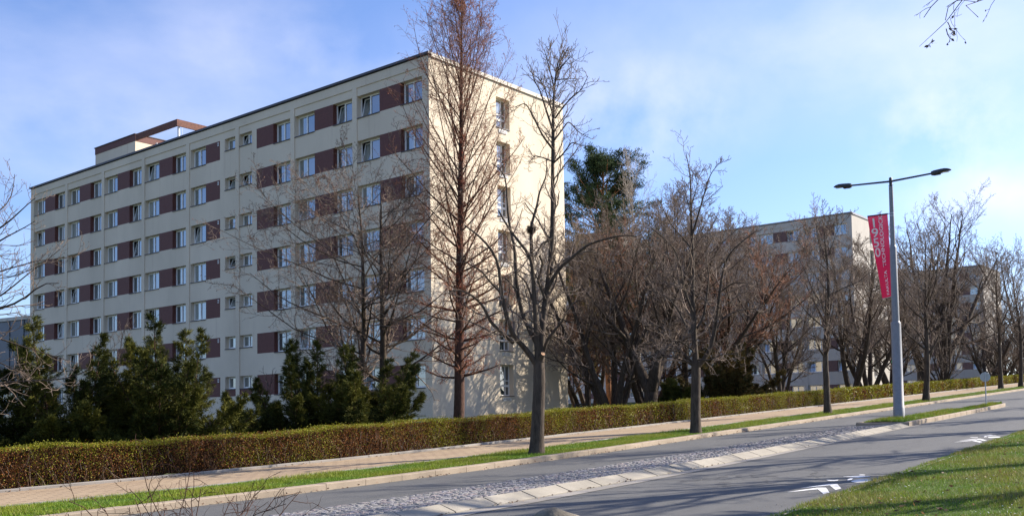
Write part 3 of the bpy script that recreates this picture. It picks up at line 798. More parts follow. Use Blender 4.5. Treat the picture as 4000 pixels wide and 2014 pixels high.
    cut = MB(); cut.rod(((683-643)*k, -.2, (1255-752)*k), ((683.6-643)*k, -.206, (1255-751)*k), .06, .06, 10)
    cut.build('sawn_end', flat('fresh_wood', (.42, .24, .13), .8), root)
    # nest: a top-level thing resting in the fork
    nb = MB(); n = 420; an = rng.uniform(0, 6.28, n); rr = rng.uniform(.06, .19, n); z = rng.uniform(-.11, .09, n); rr *= np.clip(1.05-(z+.11)*-0-(z < -.03)*.35, .4, 1)
    o = np.stack([np.cos(an)*rr, np.sin(an)*rr, z], 1); d = np.stack([-np.sin(an), np.cos(an), rng.normal(0, .25, n)], 1)
    Pn, Rn = grow(o-unit(d)*.1, d, np.full(n, .24), np.full(n, .005), 3, rng, .25); nb.tubes(Pn, Rn, 3)
    nest = nb.build('bird_nest', M['bark_dark'], None, (.62-.042, 26.71, ground_z(.62, 26.73)+.1+(1255-112)*k*.942))
    nest.scale = (.74,)*3
    tag(nest, 'dark round bird nest of twigs held in the fork of the verge tree', 'nest')
fork_tree()

# ---- generic bare tree
def bare_tree(name, label, x, y, H, r, seed, clear=.25, n1=16, a1=(35, 60), l1=.45, shape='dome', leaders=1, lean=0., twig=(9, 7, 3), up1=.08, up2=.12, mats=('bark', 'twig'), group=None, rmin=.007, rz=None, wander=.1, droop=0., base_z=None, spread=18, extra=None, upT=.1, f1=.97):
    rng = np.random.default_rng(seed); tr, cr = MB(), MB()
    Ls = []
    if leaders == 1:
        o = np.zeros((1, 3)); d = np.array([[math.sin(lean), 0, math.cos(lean)]])
        P, R = grow(o, d, np.array([H*.97]), np.array([r]), 18, rng, .035, .02, .1); tr.tubes(P, flare(P, R), 10); Ls = [(P, R)]
        o, d, l, rr = spawn(P, R, n1, rng, clear, f1, a1[0], a1[1], 1., .5, 0., .012)
        f = (o[:, 2]/H-clear)/(1-clear)
    else:
        an = np.arange(leaders)*2*math.pi/leaders+rng.uniform(0, 6); tl = np.radians(rng.uniform(.4, 1., leaders)*spread)
        d = np.stack([np.sin(tl)*np.cos(an), np.sin(tl)*np.sin(an), np.cos(tl)], 1)
        o = np.zeros((leaders, 3)); o[:, 0] = np.cos(an)*r*.5; o[:, 1] = np.sin(an)*r*.5
        if clear > .12:
            h0 = H*clear*.75; Pt = np.stack([[0, 0, 0], [0.02, 0, h0*.5], [0, 0, h0*1.03]]); tr.tubes(Pt, flare(Pt, np.array([r*1.3, r*1.12, r*1.1])), 10); o = o*.6; o[:, 2] = h0-.05
        P, R = grow(o, d, H*rng.uniform(.82, 1.0, leaders)-o[:, 2]*.9, np.full(leaders, r), 16, rng, .06, .03, .1); tr.tubes(P, flare(P, R) if clear <= .12 else R, 8)
        Ls = [(P, R)]
        o, d, l, rr = spawn(P, R, max(4, n1//leaders), rng, .18, f1, a1[0], a1[1], 1., .5, 0., .012)
        f = np.clip((o[:, 2]/H-.1)/.9, 0, 1)
    sh = {'dome': lambda f: np.sqrt(np.clip(1.06-(f*1.05-.3)**2*1.6, .08, 1)), 'cone': lambda f: (1-f)*.95+.08, 'oval': lambda f: np.sin(np.clip(f, 0, 1)*2.5+.55)*.95+.1, 'vase': lambda f: .55+.5*f-.75*np.clip(f-.75, 0, 1)*2}[shape](f)
    l = H*l1*np.clip(sh, .06, 1.2)*rng.uniform(.75, 1.15, len(f))
    P, R = grow(o, d, l, rr, 8, rng, wander, up1, .22, droop); tr.tubes(P, R, 6)
    allp = fill(tr, cr, P, R, rng, [dict(n=twig[0], lf=.42, f0=.12, a0=28, a1=62, up=up2, w=.16, seg=5, rf=.55, rmin=rmin*1.25, tip=.5),
                                 dict(n=twig[1], lf=.42, f0=.15, a0=28, a1=65, up=upT, w=.2, seg=4, rf=.6, rmin=rmin, sides=3, tip=.6, lmax=1.6)] +
                                ([dict(n=twig[2], lf=.45, f0=.2, a0=25, a1=60, up=upT, w=.2, seg=3, rf=.7, rmin=rmin*.85, sides=3, tip=.7, lmax=.8)] if twig[2] else []))
    ex = extra(rng, allp) if extra else ()
    z = ground_z(x, y) if base_z is None else base_z
    return place_tree(name, label, 'tree', (x, y, z-.03), rz if rz is not None else 0, tr, cr, (M[mats[0]], M[mats[1]]), group, ex)

# ---- the second verge tree: straight leader with rising limbs
def verge_two():
    rng = np.random.default_rng(33); k = .0050
    L = lambda pts: [((x-955)*k, (1090-y)*k) for x, y in pts]
    tr, cr = MB(), MB()
    P, R = poly_limb(L([(955, 1097), (958, 900), (964, 750), (968, 640), (968, 580)]), .185, .16, 14, rng, .02, .01); tr.tubes(P, flare(P, R, 1.3), 12)
    limbs = [(L([(968, 610), (965, 480), (960, 360), (955, 150), (962, -100), (966, -300), (962, -520), (966, -780), (950, -900), (935, -975)]), .12, .012, .3),
             (L([(985, 605), (1050, 540), (1092, 430), (1118, 290), (1140, 150), (1165, -20), (1200, -160), (1300, -250), (1420, -330)]), .095, .012, -1.),
             (L([(950, 600), (870, 548), (790, 538), (700, 545), (640, 548), (560, 520)]), .06, .012, -1.2),
             (L([(955, 590), (870, 500), (790, 415), (742, 330), (705, 303), (630, 310), (560, 250)]), .05, .01, -.6),
             (L([(960, 400), (900, 300), (850, 180), (780, 90), (700, 40), (600, 10)]), .05, .01, .9),
             (L([(985, 330), (1030, 260), (1060, 100), (1080, -60), (1060, -220), (1085, -380)]), .05, .01, .8),
             (L([(955, 210), (900, 60), (880, -100), (840, -240), (740, -330), (640, -420)]), .05, .009, -.9),
             (L([(962, -240), (905, -330), (830, -420), (760, -560), (740, -640)]), .032, .008, .5),
             (L([(966, -350), (1010, -480), (1060, -640), (1110, -780), (1190, -860)]), .045, .008, -.5),
             (L([(985, 560), (1060, 570), (1150, 535), (1240, 540), (1310, 580)]), .04, .009, -1.4),
             (L([(1110, 360), (1180, 250), (1290, 200), (1400, 190), (1480, 250)]), .04, .009, .8),
             (L([(1150, 80), (1240, 20), (1350, 30), (1430, 80)]), .03, .008, -.8),
             (L([(870, 500), (760, 480), (660, 420), (560, 430)]), .03, .008, 1.2),
             (L([(960, 500), (880, 440), (830, 420), (790, 470), (720, 520), (640, 550)]), .035, .008, -1.8),
             (L([(962, -500), (930, -650), (900, -720)]), .02, .006, .3), (L([(966, -560), (1010, -700), (1000, -800)]), .02, .006, -.3)]
    Ps, Rs = [], []
    for pts, r0, r1, dp in limbs:
        P, R = poly_limb(pts, r0, r1, 18, rng, dp, .1, 1); tr.tubes(P, R, 7); Ps.append(P); Rs.append(R)
    fill(tr, cr, np.array(Ps), np.array(Rs), rng, [dict(n=18, lf=.28, pmin=3.2, f0=.1, a0=30, a1=75, up=.06, w=.2, seg=6, rf=.45, rmin=.0095, lmax=1.7, tip=.5),
                                   dict(n=6, lf=.42, f0=.2, a0=30, a1=65, up=.16, w=.22, seg=5, rf=.6, rmin=.0075, tip=.6),
                                   dict(n=2, lf=.45, f0=.3, a0=30, a1=60, up=.2, w=.22, seg=3, rf=.7, rmin=.006, sides=3, tip=.65)])
    root = place_tree('verge_tree', 'broad crowned bare tree on the verge, next after the forked tree with the nest', 'tree', (6.21, 33.98, ground_z(6.21, 33.98)+.1), -.18, tr, cr, (M['bark'], M['twig']), 'trees planted along the verge')
    root.scale = (.942,)*3
verge_two()
VG = 'trees planted along the verge'
def zv(x, y): return ground_z(x, y)+.11
for (x, y, H, r, sd, lab) in ((14.53, 46.03, 9.4, .16, 41, 'slender bare tree on the verge with a pointed top, left of the lamp post'),
                              (24.99, 60.3, 10.0, .19, 42, 'bare verge tree with upright limbs, just right of the lamp post'),
                              (42.29, 86.35, 11.5, .2, 43, 'bare verge tree just right of the round road sign'),
                              (46.71, 91.64, 11.8, .2, 44, 'bare verge tree farthest up the road')):
    bare_tree('verge_tree', lab, x, y, H, r, sd, .26 if sd != 42 else .27, 24, (35, 65), .40 if sd != 41 else .31, 'oval', 1, twig=(11, 6, 2), up1=.13, up2=.14, upT=.18, mats=('bark', 'twig'), group=VG, rmin=.009, base_z=zv(x, y))

# ---- dawn redwood by the end wall
def redwood():
    rng = np.random.default_rng(51); H = 20.6; tr, cr = MB(), MB()
    P = np.stack([np.zeros(26), np.zeros(26), np.linspace(0, H, 26)], 1); P[:, 0] += np.linspace(0, .42, 26)+np.cumsum(rng.normal(0, .012, 26)); P[:, 1] += np.cumsum(rng.normal(0, .012, 26))
    R = .27*np.linspace(1, .06, 26)**.9; R[:2] *= [1.25, 1.05]
    tr.tubes(P, R, 12)
    n = 120; f = np.linspace(.16, .985, n)+rng.normal(0, .004, n); f = np.clip(f, .12, .99); x = f*25; k = x.astype(int); w = (x-k)[:, None]
    o = P[k]*(1-w)+P[np.minimum(k+1, 25)]*w; rr = np.maximum(.016, R[k]*rng.uniform(.22, .36, n))
    an = np.arange(n)*2.4+rng.normal(0, .4, n)
    el = np.radians(np.interp(f, [0.1, .28, .42, .6, 1], [6, 14, 34, 54, 70])+rng.normal(0, 6, n))
    d = np.stack([np.cos(an)*np.cos(el), np.sin(an)*np.cos(el), np.sin(el)], 1)
    half = np.interp(f, [.12, .25, .4, .55, .68, .78, .86, .94, 1], [1.6, 2.9, 3.5, 3.5, 3.1, 2.5, 1.9, 1.3, .6])
    l = half/np.maximum(.45, np.cos(el))*rng.uniform(.7, 1.08, n)
    B, RB = grow(o, d, l, rr, 9, rng, .055, .055, .2); tr.tubes(B, RB, 5)
    g = fill(tr, cr, B, RB, rng, [dict(n=19, lf=.30, f0=.15, a0=30, a1=60, up=.05, w=.13, seg=5, rf=.4, rmin=.007, tip=.5, lmax=1.5),
                                  dict(n=7, lf=.38, f0=.2, a0=25, a1=55, up=-.02, w=.18, seg=3, rf=.6, rmin=.0058, sides=3, tip=.6, lmax=.6)])
    # russet needles left from autumn, in patches along the stem and the outer twigs
    lf = MB(); Pt = g[1][0]; q = Pt[:, 1:].reshape(-1, 3); rad = np.hypot(q[:, 0], q[:, 1])
    cl = np.sin(q[:, 2]*2.1+q[:, 0]*1.7)+np.sin(q[:, 2]*.9-q[:, 1]*2.3+1)
    pr_ = np.where(cl > .35, .42, .12)*np.where(q[:, 2] > 3, 1, .2)
    q = q[rng.random(len(q)) < pr_]
    c = np.stack([rng.uniform(.16, .34, len(q)), rng.uniform(.055, .105, len(q)), rng.uniform(.03, .05, len(q))], 1)
    lf.leaves(q+rng.normal(0, .02, q.shape), rng.normal(0, .6, q.shape)+np.array([0, 0, -.8]), .11, .024, rng, 0, c)
    m = 1500; zz = rng.choice([5.4, 7.6, 8.1, 9.5, 11.2, 12.4, 13.6, 14.6], m)+rng.normal(0, .22, m); aa = rng.uniform(0, 6.28, m); ri = np.interp(zz/H*25, np.arange(26), R)+rng.uniform(0, .14, m)
    q = np.stack([np.interp(zz/H*25, np.arange(26), P[:, 0])+np.cos(aa)*ri, np.interp(zz/H*25, np.arange(26), P[:, 1])+np.sin(aa)*ri, zz], 1)
    c = np.stack([rng.uniform(.2, .4, m), rng.uniform(.06, .11, m), rng.uniform(.03, .05, m)], 1)
    lf.leaves(q, rng.normal(0, .5, q.shape)+np.array([0, 0, -.3]), .12, .03, rng, 0, c)
    place_tree('dawn_redwood', 'tall conical tree with straight red brown trunk and russet twigs before the end wall', 'tree',
               (-2.5, 46, ground_z(-2.5, 46)-.1), 0, tr, cr, (M['bark_red'], M['twig_red']), None, (('needles', lf, M['leaf']),))
redwood()

# ---- larch-like pair before the long facade
def reds(rng, allp):
    lf = MB(); q = allp[-1][0][:, 1:].reshape(-1, 3); q = q[rng.random(len(q)) < .16]
    c = np.stack([rng.uniform(.13, .24, len(q)), rng.uniform(.06, .10, len(q)), rng.uniform(.04, .06, len(q))], 1)
    lf.leaves(q, rng.normal(0, 1, q.shape), .075, .03, rng, 0, c); return (('buds', lf, M['leaf']),)
GP = 'pair of reddish trees before the facade'
bare_tree('bare_tree', 'spreading bare tree with reddish twigs before the long facade, left of its twin', -7.3, 48, 12.9, .21, 61, .2, 30, (50, 80), .50, 'dome', 1, twig=(13, 8, 3), up1=.06, up2=.05, upT=.05, mats=('bark_dark', 'twig'), rmin=.0075, extra=reds, group=GP)
bare_tree('bare_tree', 'spreading bare tree with reddish twigs before the long facade, right one of the pair', -6.15, 48.4, 12.7, .24, 62, .22, 28, (45, 78), .40, 'dome', 1, lean=.03, twig=(13, 8, 3), up1=.08, up2=.05, upT=.05, mats=('bark_dark', 'twig'), rmin=.0075, extra=reds, group=GP)
bare_tree('young_tree', 'small bare sapling rising behind the yews before the left end of the facade', -19.0, 46, 6.3, .06, 63, .35, 16, (25, 45), .3, 'oval', 1, twig=(6, 4, 0), mats=('bark_dark', 'twig'), rmin=.007)
for i, (x, y, h) in enumerate(((-7.6, 44, 5.4), (-6.9, 43.4, 6.6))):
    bare_tree('young_tree', ('thin pale sapling among the yews before the facade, the shorter', 'thin pale sapling among the yews before the facade, the taller')[i], x, y, h, .035, 64+i, .5, 5, (15, 30), .2, 'oval', 1, twig=(3, 0, 0), mats=('twig_pale', 'twig_pale'), rmin=.008, group='pale saplings')
bare_tree('young_tree', 'leafless sapling with a few twigs in the gap between the yew groups', -11.0, 43.5, 4.2, .035, 68, .4, 8, (25, 50), .22, 'oval', 1, twig=(4, 0, 0), mats=('bark_dark', 'twig'), rmin=.007)

# ---- yard trees between the blocks
YG = 'bare trees in the yards behind the hedge'
def yard(lab, x, y, H, r, sd, **k):
    k.setdefault('mats', ('bark_dark', 'twig')); k.setdefault('twig', (12, 8, 3)); k.setdefault('rmin', .0098)
    n1 = k.pop('n1', 24); a1 = k.pop('a1', (35, 68)); l1 = k.pop('l1', .36); clear = k.pop('clear', .1); shape = k.pop('shape', 'dome')
    return bare_tree('bare_tree', lab, x, y, H, r, sd, clear, n1, a1, l1, shape, group=YG, **k)
yard('dark multi stemmed bare tree close to the right edge of the sunlit end wall', 6.2, 61, 13.2, .26, 71, leaders=5, spread=34, n1=45, l1=.36)
yard('bare tree with a leaning bare trunk between the end wall and the multi stemmed tree', 5.0, 65, 11.5, .2, 72, clear=.3, n1=24, l1=.4)
yard('thick trunked bare tree left of the olive brown yew', 8.3, 60, 12.8, .36, 73, clear=.25, leaders=3, spread=40, n1=36, l1=.38)
yard('tall fine twigged bare tree rising behind the broad crowned verge tree', 12.6, 72, 16.8, .24, 75, clear=.2, n1=30, l1=.28, shape='oval', a1=(25, 50))
yard('bare tree with two close stems before the weathered block', 19.3, 72, 13.6, .2, 76, leaders=2, spread=10, n1=34, l1=.3, shape='oval', a1=(30, 60))
yard('bare tree with leaning dark stems before the corner of the weathered block', 26.6, 78, 13.6, .24, 77, leaders=3, spread=26, n1=40, l1=.32)
yard('bare tree before the sunlit end of the weathered block, close behind the lamp post', 28.9, 81, 12.4, .24, 78, leaders=4, spread=30, n1=42, l1=.3)
yard('largest round crowned bare tree, right of the lamp post before the distant block', 42.5, 98, 18.6, .36, 79, clear=.16, leaders=5, spread=34, n1=60, l1=.3, twig=(10, 7, 2), rmin=.012)
yard('dense bare tree at the right edge of the picture, behind the last verge trees', 57.5, 110, 15.5, .28, 80, clear=.14, leaders=3, spread=30, n1=44, l1=.33, rmin=.013)
yard('bare tree low and wide between the large round tree and the picture edge', 50.5, 106, 10.5, .22, 81, leaders=5, spread=45, n1=45, l1=.36, rmin=.013)
yard('pale thin bare tree rising over the pine', 10.2, 80, 21.5, .17, 82, clear=.5, n1=26, l1=.17, shape='oval', a1=(20, 42), mats=('twig_pale', 'twig_pale'), twig=(7, 5, 0))
yard('bare tree with upright twigs between the pale thin tree and the verge tree', 14.6, 84, 18.4, .2, 83, clear=.3, n1=30, l1=.24, shape='oval', a1=(22, 48))
yard('fine twigged bare tree left of the weathered block roof', 17.2, 80, 15.8, .2, 84, clear=.25, n1=30, l1=.27, shape='oval', a1=(25, 55))
yard('bare tree low before the weathered block, between the yew and the slender verge tree', 22.6, 84, 12.0, .18, 85, leaders=3, spread=24, n1=32, l1=.3)
yard('olive yellow twigged tree filling the gap beside the end wall', 5.9, 76, 13.0, .2, 86, leaders=4, spread=26, n1=44, l1=.32, mats=('bark_dark', 'twig_olive'), twig=(11, 8, 2), upT=-.06, rmin=.011)
yard('spreading bare tree behind the hedge midway between the lamp post and the large tree', 34.5, 90, 12.6, .22, 87, leaders=3, spread=30, n1=40, l1=.34, rmin=.012)
yard('bushy many stemmed bare tree at the foot of the large round tree', 40.6, 94, 6.2, .1, 88, leaders=10, spread=52, n1=70, l1=.3, twig=(6, 4, 0), rmin=.012)
yard('reddish twigged bare tree before the left half of the weathered block', 11.5, 66, 13.2, .2, 89, clear=.12, leaders=3, spread=36, n1=40, l1=.38, mats=('bark_dark', 'twig_red'))

fill_src = {o['label'].split()[0]: o for o in C.objects if o.parent is None and o.name.startswith('bare_tree')}
for src, x, y, rz, k, lab in (('dark', 9.3, 68, 2.0, 1.1, 'bare tree with spreading limbs right behind the thick trunked tree'), ('thick', 14.6, 66, 1.1, .98, 'bare tree behind the broad crowned verge tree, before the weathered facade'),
                              ('fine', 20.5, 87, 2.0, 1.0, 'fine twigged bare tree before the roof line of the weathered block'),
                              ('spreading', 38.0, 100, 2.2, 1.0, 'bare tree in the gap between the weathered block and the distant block'), ('thick', 48.5, 118, 3.1, 1.3, 'bare tree before the sunlit end of the most distant block'),
                              ('reddish', 4.9, 70, 5.0, .9, 'reddish bare tree in the narrow gap beside the end wall')):
    o = copy_tree(fill_src[src] if src != 'spreading' else [q for q in C.objects if q.parent is None and q.get('label', '').startswith('spreading bare tree behind the hedge')][0])
    o.location = (x, y, ground_z(x, y)-.03); o.rotation_euler = (0, 0, rz); o.scale = (k,)*3; o['label'] = lab; o['group'] = YG
# ---- pine
def pine():
    rng = np.random.default_rng(91); H = 21.4; tr, cr, nd = MB(), MB(), MB()
    P = np.stack([np.linspace(0, -.35, 20)+np.cumsum(rng.normal(0, .05, 20)), np.cumsum(rng.normal(0, .04, 20)), np.linspace(0, H, 20)], 1)
    R = .3*np.linspace(1, .12, 20); tr.tubes(P, flare(P, R), 10)
    n = 112; f = np.clip(np.linspace(.22, .985, n)+rng.normal(0, .006, n), .2, .99); x = f*19; q = x.astype(int); w = (x-q)[:, None]
    o = P[q]*(1-w)+P[np.minimum(q+1, 19)]*w; an = np.arange(n)*2.4+rng.normal(0, .35, n); el = np.radians(np.interp(f, [.2, .7, 1], [2, 16, 55])+rng.normal(0, 7, n))
    d = np.stack([np.cos(an)*np.cos(el), np.sin(an)*np.cos(el), np.sin(el)], 1)
    l = np.interp(f, [.2, .45, .65, .8, .92, 1], [5.2, 6.2, 6.0, 5.0, 3.6, 1.5])*rng.uniform(.55, 1.12, n)
    B, RB = grow(o, d, l, np.full(n, .06), 7, rng, .1, .05, .3); tr.tubes(B, RB, 5)
    o, d, l, r = spawn(B, RB, 9, rng, .35, 1., 25, 60, .28, .5, .3, .015, .4, 1.1); B2, R2 = grow(o, d, l, r, 4, rng, .15, .12, .5); cr.tubes(B2, R2, 3)
    tips = np.concatenate([B2[:, 2], B2[:, 4], B[:, -1]])
    k = 44; c = np.repeat(tips, k, 0)+rng.normal(0, 1, (len(tips)*k, 3))*np.array([.24, .24, .10]); dd = rng.normal(0, 1, c.shape)+np.array([0, 0, .7])
    g = rng.uniform(.55, 1.35, len(tips)).repeat(k)*rng.uniform(.8, 1.2, len(c))
    col = np.stack([.042*g, .066*g, .027*g], 1); nd.leaves(c, dd, .26, .055, rng, 0, col)
    place_tree('pine_tree', 'dark green pine with an orange trunk, right of the sunlit end wall', 'tree', (8.3, 85, ground_z(8.3, 85)), 0, tr, cr, (M['bark_pine'], M['bark_dark']), None, (('needles', nd, M['needle']),))
pine()

# ---- yews
def yew_mesh(seed, H, W, n, tone=(.026, .036, .010), tipc=(.15, .14, .024), leanx=0., brown=0., dens=1.0):
    rng = np.random.default_rng(seed); tr, nd = MB(), MB()
    an = rng.uniform(0, 6.28, n); tl = np.radians(rng.uniform(5, 74, n))
    d = np.stack([np.sin(tl)*np.cos(an)+leanx*.3, np.sin(tl)*np.sin(an), np.cos(tl)], 1)
    ln = 1/np.sqrt((np.sin(tl)/(W/2))**2+(np.cos(tl)/H)**2)*rng.uniform(.62, 1.12, n)
    o = np.stack([np.cos(an)*.3*W/6, np.sin(an)*.3*W/6, 0*an], 1)
    P, R = grow(o, d, ln, np.full(n, .05), 12, rng, .05, .018, .15); tr.tubes(P, R, 5)
    o, dd, l, r = spawn(P, R, 46, rng, .10, .99, 34, 58, .25, .5, .86, .006, .45, 1.1)
    B, RB = grow(o, dd, l, r, 6, rng, .08, -.03, .4); tr.tubes(B, RB, 3)
    o2, d2, l2, r2 = spawn(B, RB, 6, rng, .15, .98, 28, 50, .36, .5, .5, .004, .5, .5)
    T, RT = grow(o2, d2, l2, r2, 4, rng, .1, -.06, .5)
    Q = np.concatenate([np.stack([B[:, i]*(1-w)+B[:, i+1]*w for i in range(1, 6) for w in (.2, .7)], 1).reshape(-1, 3), np.stack([T[:, i]*(1-w)+T[:, i+1]*w for i in range(4) for w in (.25, .75)], 1).reshape(-1, 3)])
    D = np.concatenate([np.repeat(unit(B[:, -1]-B[:, 0]), 10, 0), np.repeat(unit(T[:, -1]-T[:, 0]), 8, 0)])
    lead = np.stack([P[:, i]*(1-w)+P[:, i+1]*w for i in range(5, 12) for w in (.1, .3, .5, .7, .9)], 1).reshape(-1, 3); lead = np.repeat(lead, 3, 0)
    Q = np.concatenate([Q, lead+rng.normal(0, .05, lead.shape)]); D = np.concatenate([D, np.repeat(np.repeat(unit(P[:, -1]-P[:, 5]), 35, 0), 3, 0)])
    if dens < 1: k = rng.random(len(Q)) < dens; Q, D = Q[k], D[k]
    Dn = D+rng.normal(0, .32, D.shape)
    blob = np.sin(Q[:, 0]*2.3+seed)+np.sin(Q[:, 1]*2.7+1.3*seed)+np.sin(Q[:, 2]*2.9)
    t = np.clip(.35+.16*blob+rng.normal(0, .22, len(Q)), 0, 1)[:, None]
    col = np.array(tone)*(1-t)+np.array(tipc)*t
    if brown: b_ = (rng.random(len(Q)) < brown)[:, None]; col = np.where(b_, np.array([.16, .085, .03])*rng.uniform(.6, 1.2, (len(Q), 1)), col)
    Q = np.concatenate([Q, Q+rng.normal(0, .05, Q.shape)]); Dn = np.concatenate([Dn, D+rng.normal(0, .35, D.shape)]); col = np.concatenate([col, col*.9])
    nd.leaves(Q, Dn, rng.uniform(.11, .2, len(Q)), .022, rng, 0, col)
    return tr, nd
def yew(lab, x, y, seed, H, W, n=26, group='dark yews', **k):
    tr, nd = yew_mesh(seed, H, W, n, **k); root = empty('yew_bush', (x, y, ground_z(x, y)-.05), 0, lab, 'bush', group)
    tr.build('stems', M['bark_red'], root); nd.build('foliage', M['needle'], root); return root
yew('dark yew cut by the left picture edge, behind the hedge', -18.6, 35.0, 101, 4.4, 6.6, n=24)
yew('dark yew with a tall pointed spire, second from the left edge', -16.4, 36.0, 102, 6.0, 6.0, n=22)
yew('rounded dark yew in the middle of the left yew group', -14.3, 37.2, 103, 4.6, 6.8, n=26)
yew('dark yew with an upswept leaning plume, right end of the left yew group', -12.8, 37.0, 104, 5.8, 7.2, n=26, leanx=.35)
yew('low spreading yew at the right foot of the left yew group', -13.6, 36.0, 108, 3.1, 3.4, n=20, leanx=.55)
yew('small yew leaning left, left end of the group before the twin trees', -9.9, 41.6, 105, 4.0, 3.6, n=18, leanx=-.7)
yew('tall dark yew in the middle of the group before the twin trees', -9.0, 42.8, 106, 5.5, 6.0, n=24)
yew('broad dark yew at the right end of the group before the twin trees', -6.1, 42.0, 107, 4.6, 6.4, n=26, leanx=.2)
yew('olive brown yew standing behind the hedge right of the broad crowned verge tree', 12.6, 57.5, 109, 3.9, 6.2, n=30, group='olive yew', tone=(.05, .05, .018), tipc=(.17, .12, .035), brown=.2)
yew('dark low yew between the thick trunk and the olive brown yew', 9.9, 57, 110, 2.6, 3.6, n=18, group='olive yew')

# ---- limbs reaching in from outside: left edge tree, near right tree
def edge_tree():
    rng = np.random.default_rng(121); tr, cr = MB(), MB(); X0, Y0 = -15.6, 25.0
    z0 = ground_z(X0, Y0); k = 25.0/2509.17
    # picture-independent layout: metres right of and above the foot
    A = lambda pts: [((x*.3475-1288)*k-X0, EYE+(1031-(322+y*.3475))*k-z0) for x, y in pts]
    Bf = lambda pts: [((x*.404-1288)*k-X0, EYE+(1031-(773+y*.404))*k-z0) for x, y in pts]
    Pt = np.array([[0, 0, 0], [.03, 0, 1.6], [-.02, .02, 3.2], [.05, 0, 5.0], [.1, .1, 6.6], [.0, .1, 8.0]]); tr.tubes(Pt, flare(Pt, np.array([.2, .18, .16, .12, .08, .03])), 12)
    S0 = lambda h, pts: [(.0, h)]+pts
    limbs = [(S0(5.4, A([(-150, 680), (0, 605), (90, 570), (200, 505), (262, 455), (350, 418)])), .06, .008, -.8), (S0(4.6, A([(-150, 820), (0, 750), (130, 692), (260, 672), (420, 612)])), .055, .008, -1.2),
             (S0(3.0, A([(-200, 1230), (0, 1200), (200, 1152), (320, 1085), (420, 1012), (545, 1035)])), .07, .009, -1.), (S0(3.3, A([(-200, 1160), (0, 1050), (120, 905), (230, 810), (330, 705)])), .05, .008, .8),
             (S0(2.3, Bf([(-150, 380), (0, 357), (240, 347), (440, 345), (520, 312), (600, 278)])), .05, .008, -.4), (S0(2.9, Bf([(-120, 40), (0, 90), (100, 132), (250, 182), (430, 242)])), .045, .007, .6),
             (S0(5.9, A([(-100, 480), (-20, 420), (10, 330), (15, 150)])), .04, .008, .5), (S0(4.0, A([(-150, 900), (0, 860), (150, 780), (300, 770), (400, 720)])), .04, .008, 1.3),
             (S0(2.7, Bf([(-120, 200), (0, 215), (110, 260), (200, 300), (290, 290)])), .035, .007, -.9), (S0(3.6, A([(-150, 1010), (0, 960), (140, 960), (260, 910), (370, 890)])), .035, .007, -.6),
             ([(0, 5.0), (-1.4, 6.4), (-2.2, 7.4)], .05, .01, -1), ([(0, 4.2), (-1.8, 5.0), (-2.9, 5.7)], .05, .01, 1.2)]
    Ps, Rs = [], []
    for pts, r0, r1, dp in limbs:
        P, R = poly_limb(pts, r0, r1, 16, rng, dp, .1, 1); tr.tubes(P, R, 6); Ps.append(P); Rs.append(R)
    g = fill(tr, cr, np.array(Ps), np.array(Rs), rng, [dict(n=16, lf=.22, f0=.3, a0=30, a1=65, up=.1, w=.18, seg=6, rf=.5, rmin=.006, lmax=1.3, tip=.6), dict(n=4, lf=.42, f0=.3, a0=30, a1=60, up=.16, w=.2, seg=4, rf=.7, rmin=.005, tip=.7)])
    for P, R in g: buds(cr, P, rng, .035, (.42, .30, .2))
    place_tree('budding_tree', 'tree with upcurved budding branches reaching in from the left edge', 'tree', (X0, Y0, z0), 0, tr, cr, (M['bark_dark'], M['twig']), None, ())
edge_tree()
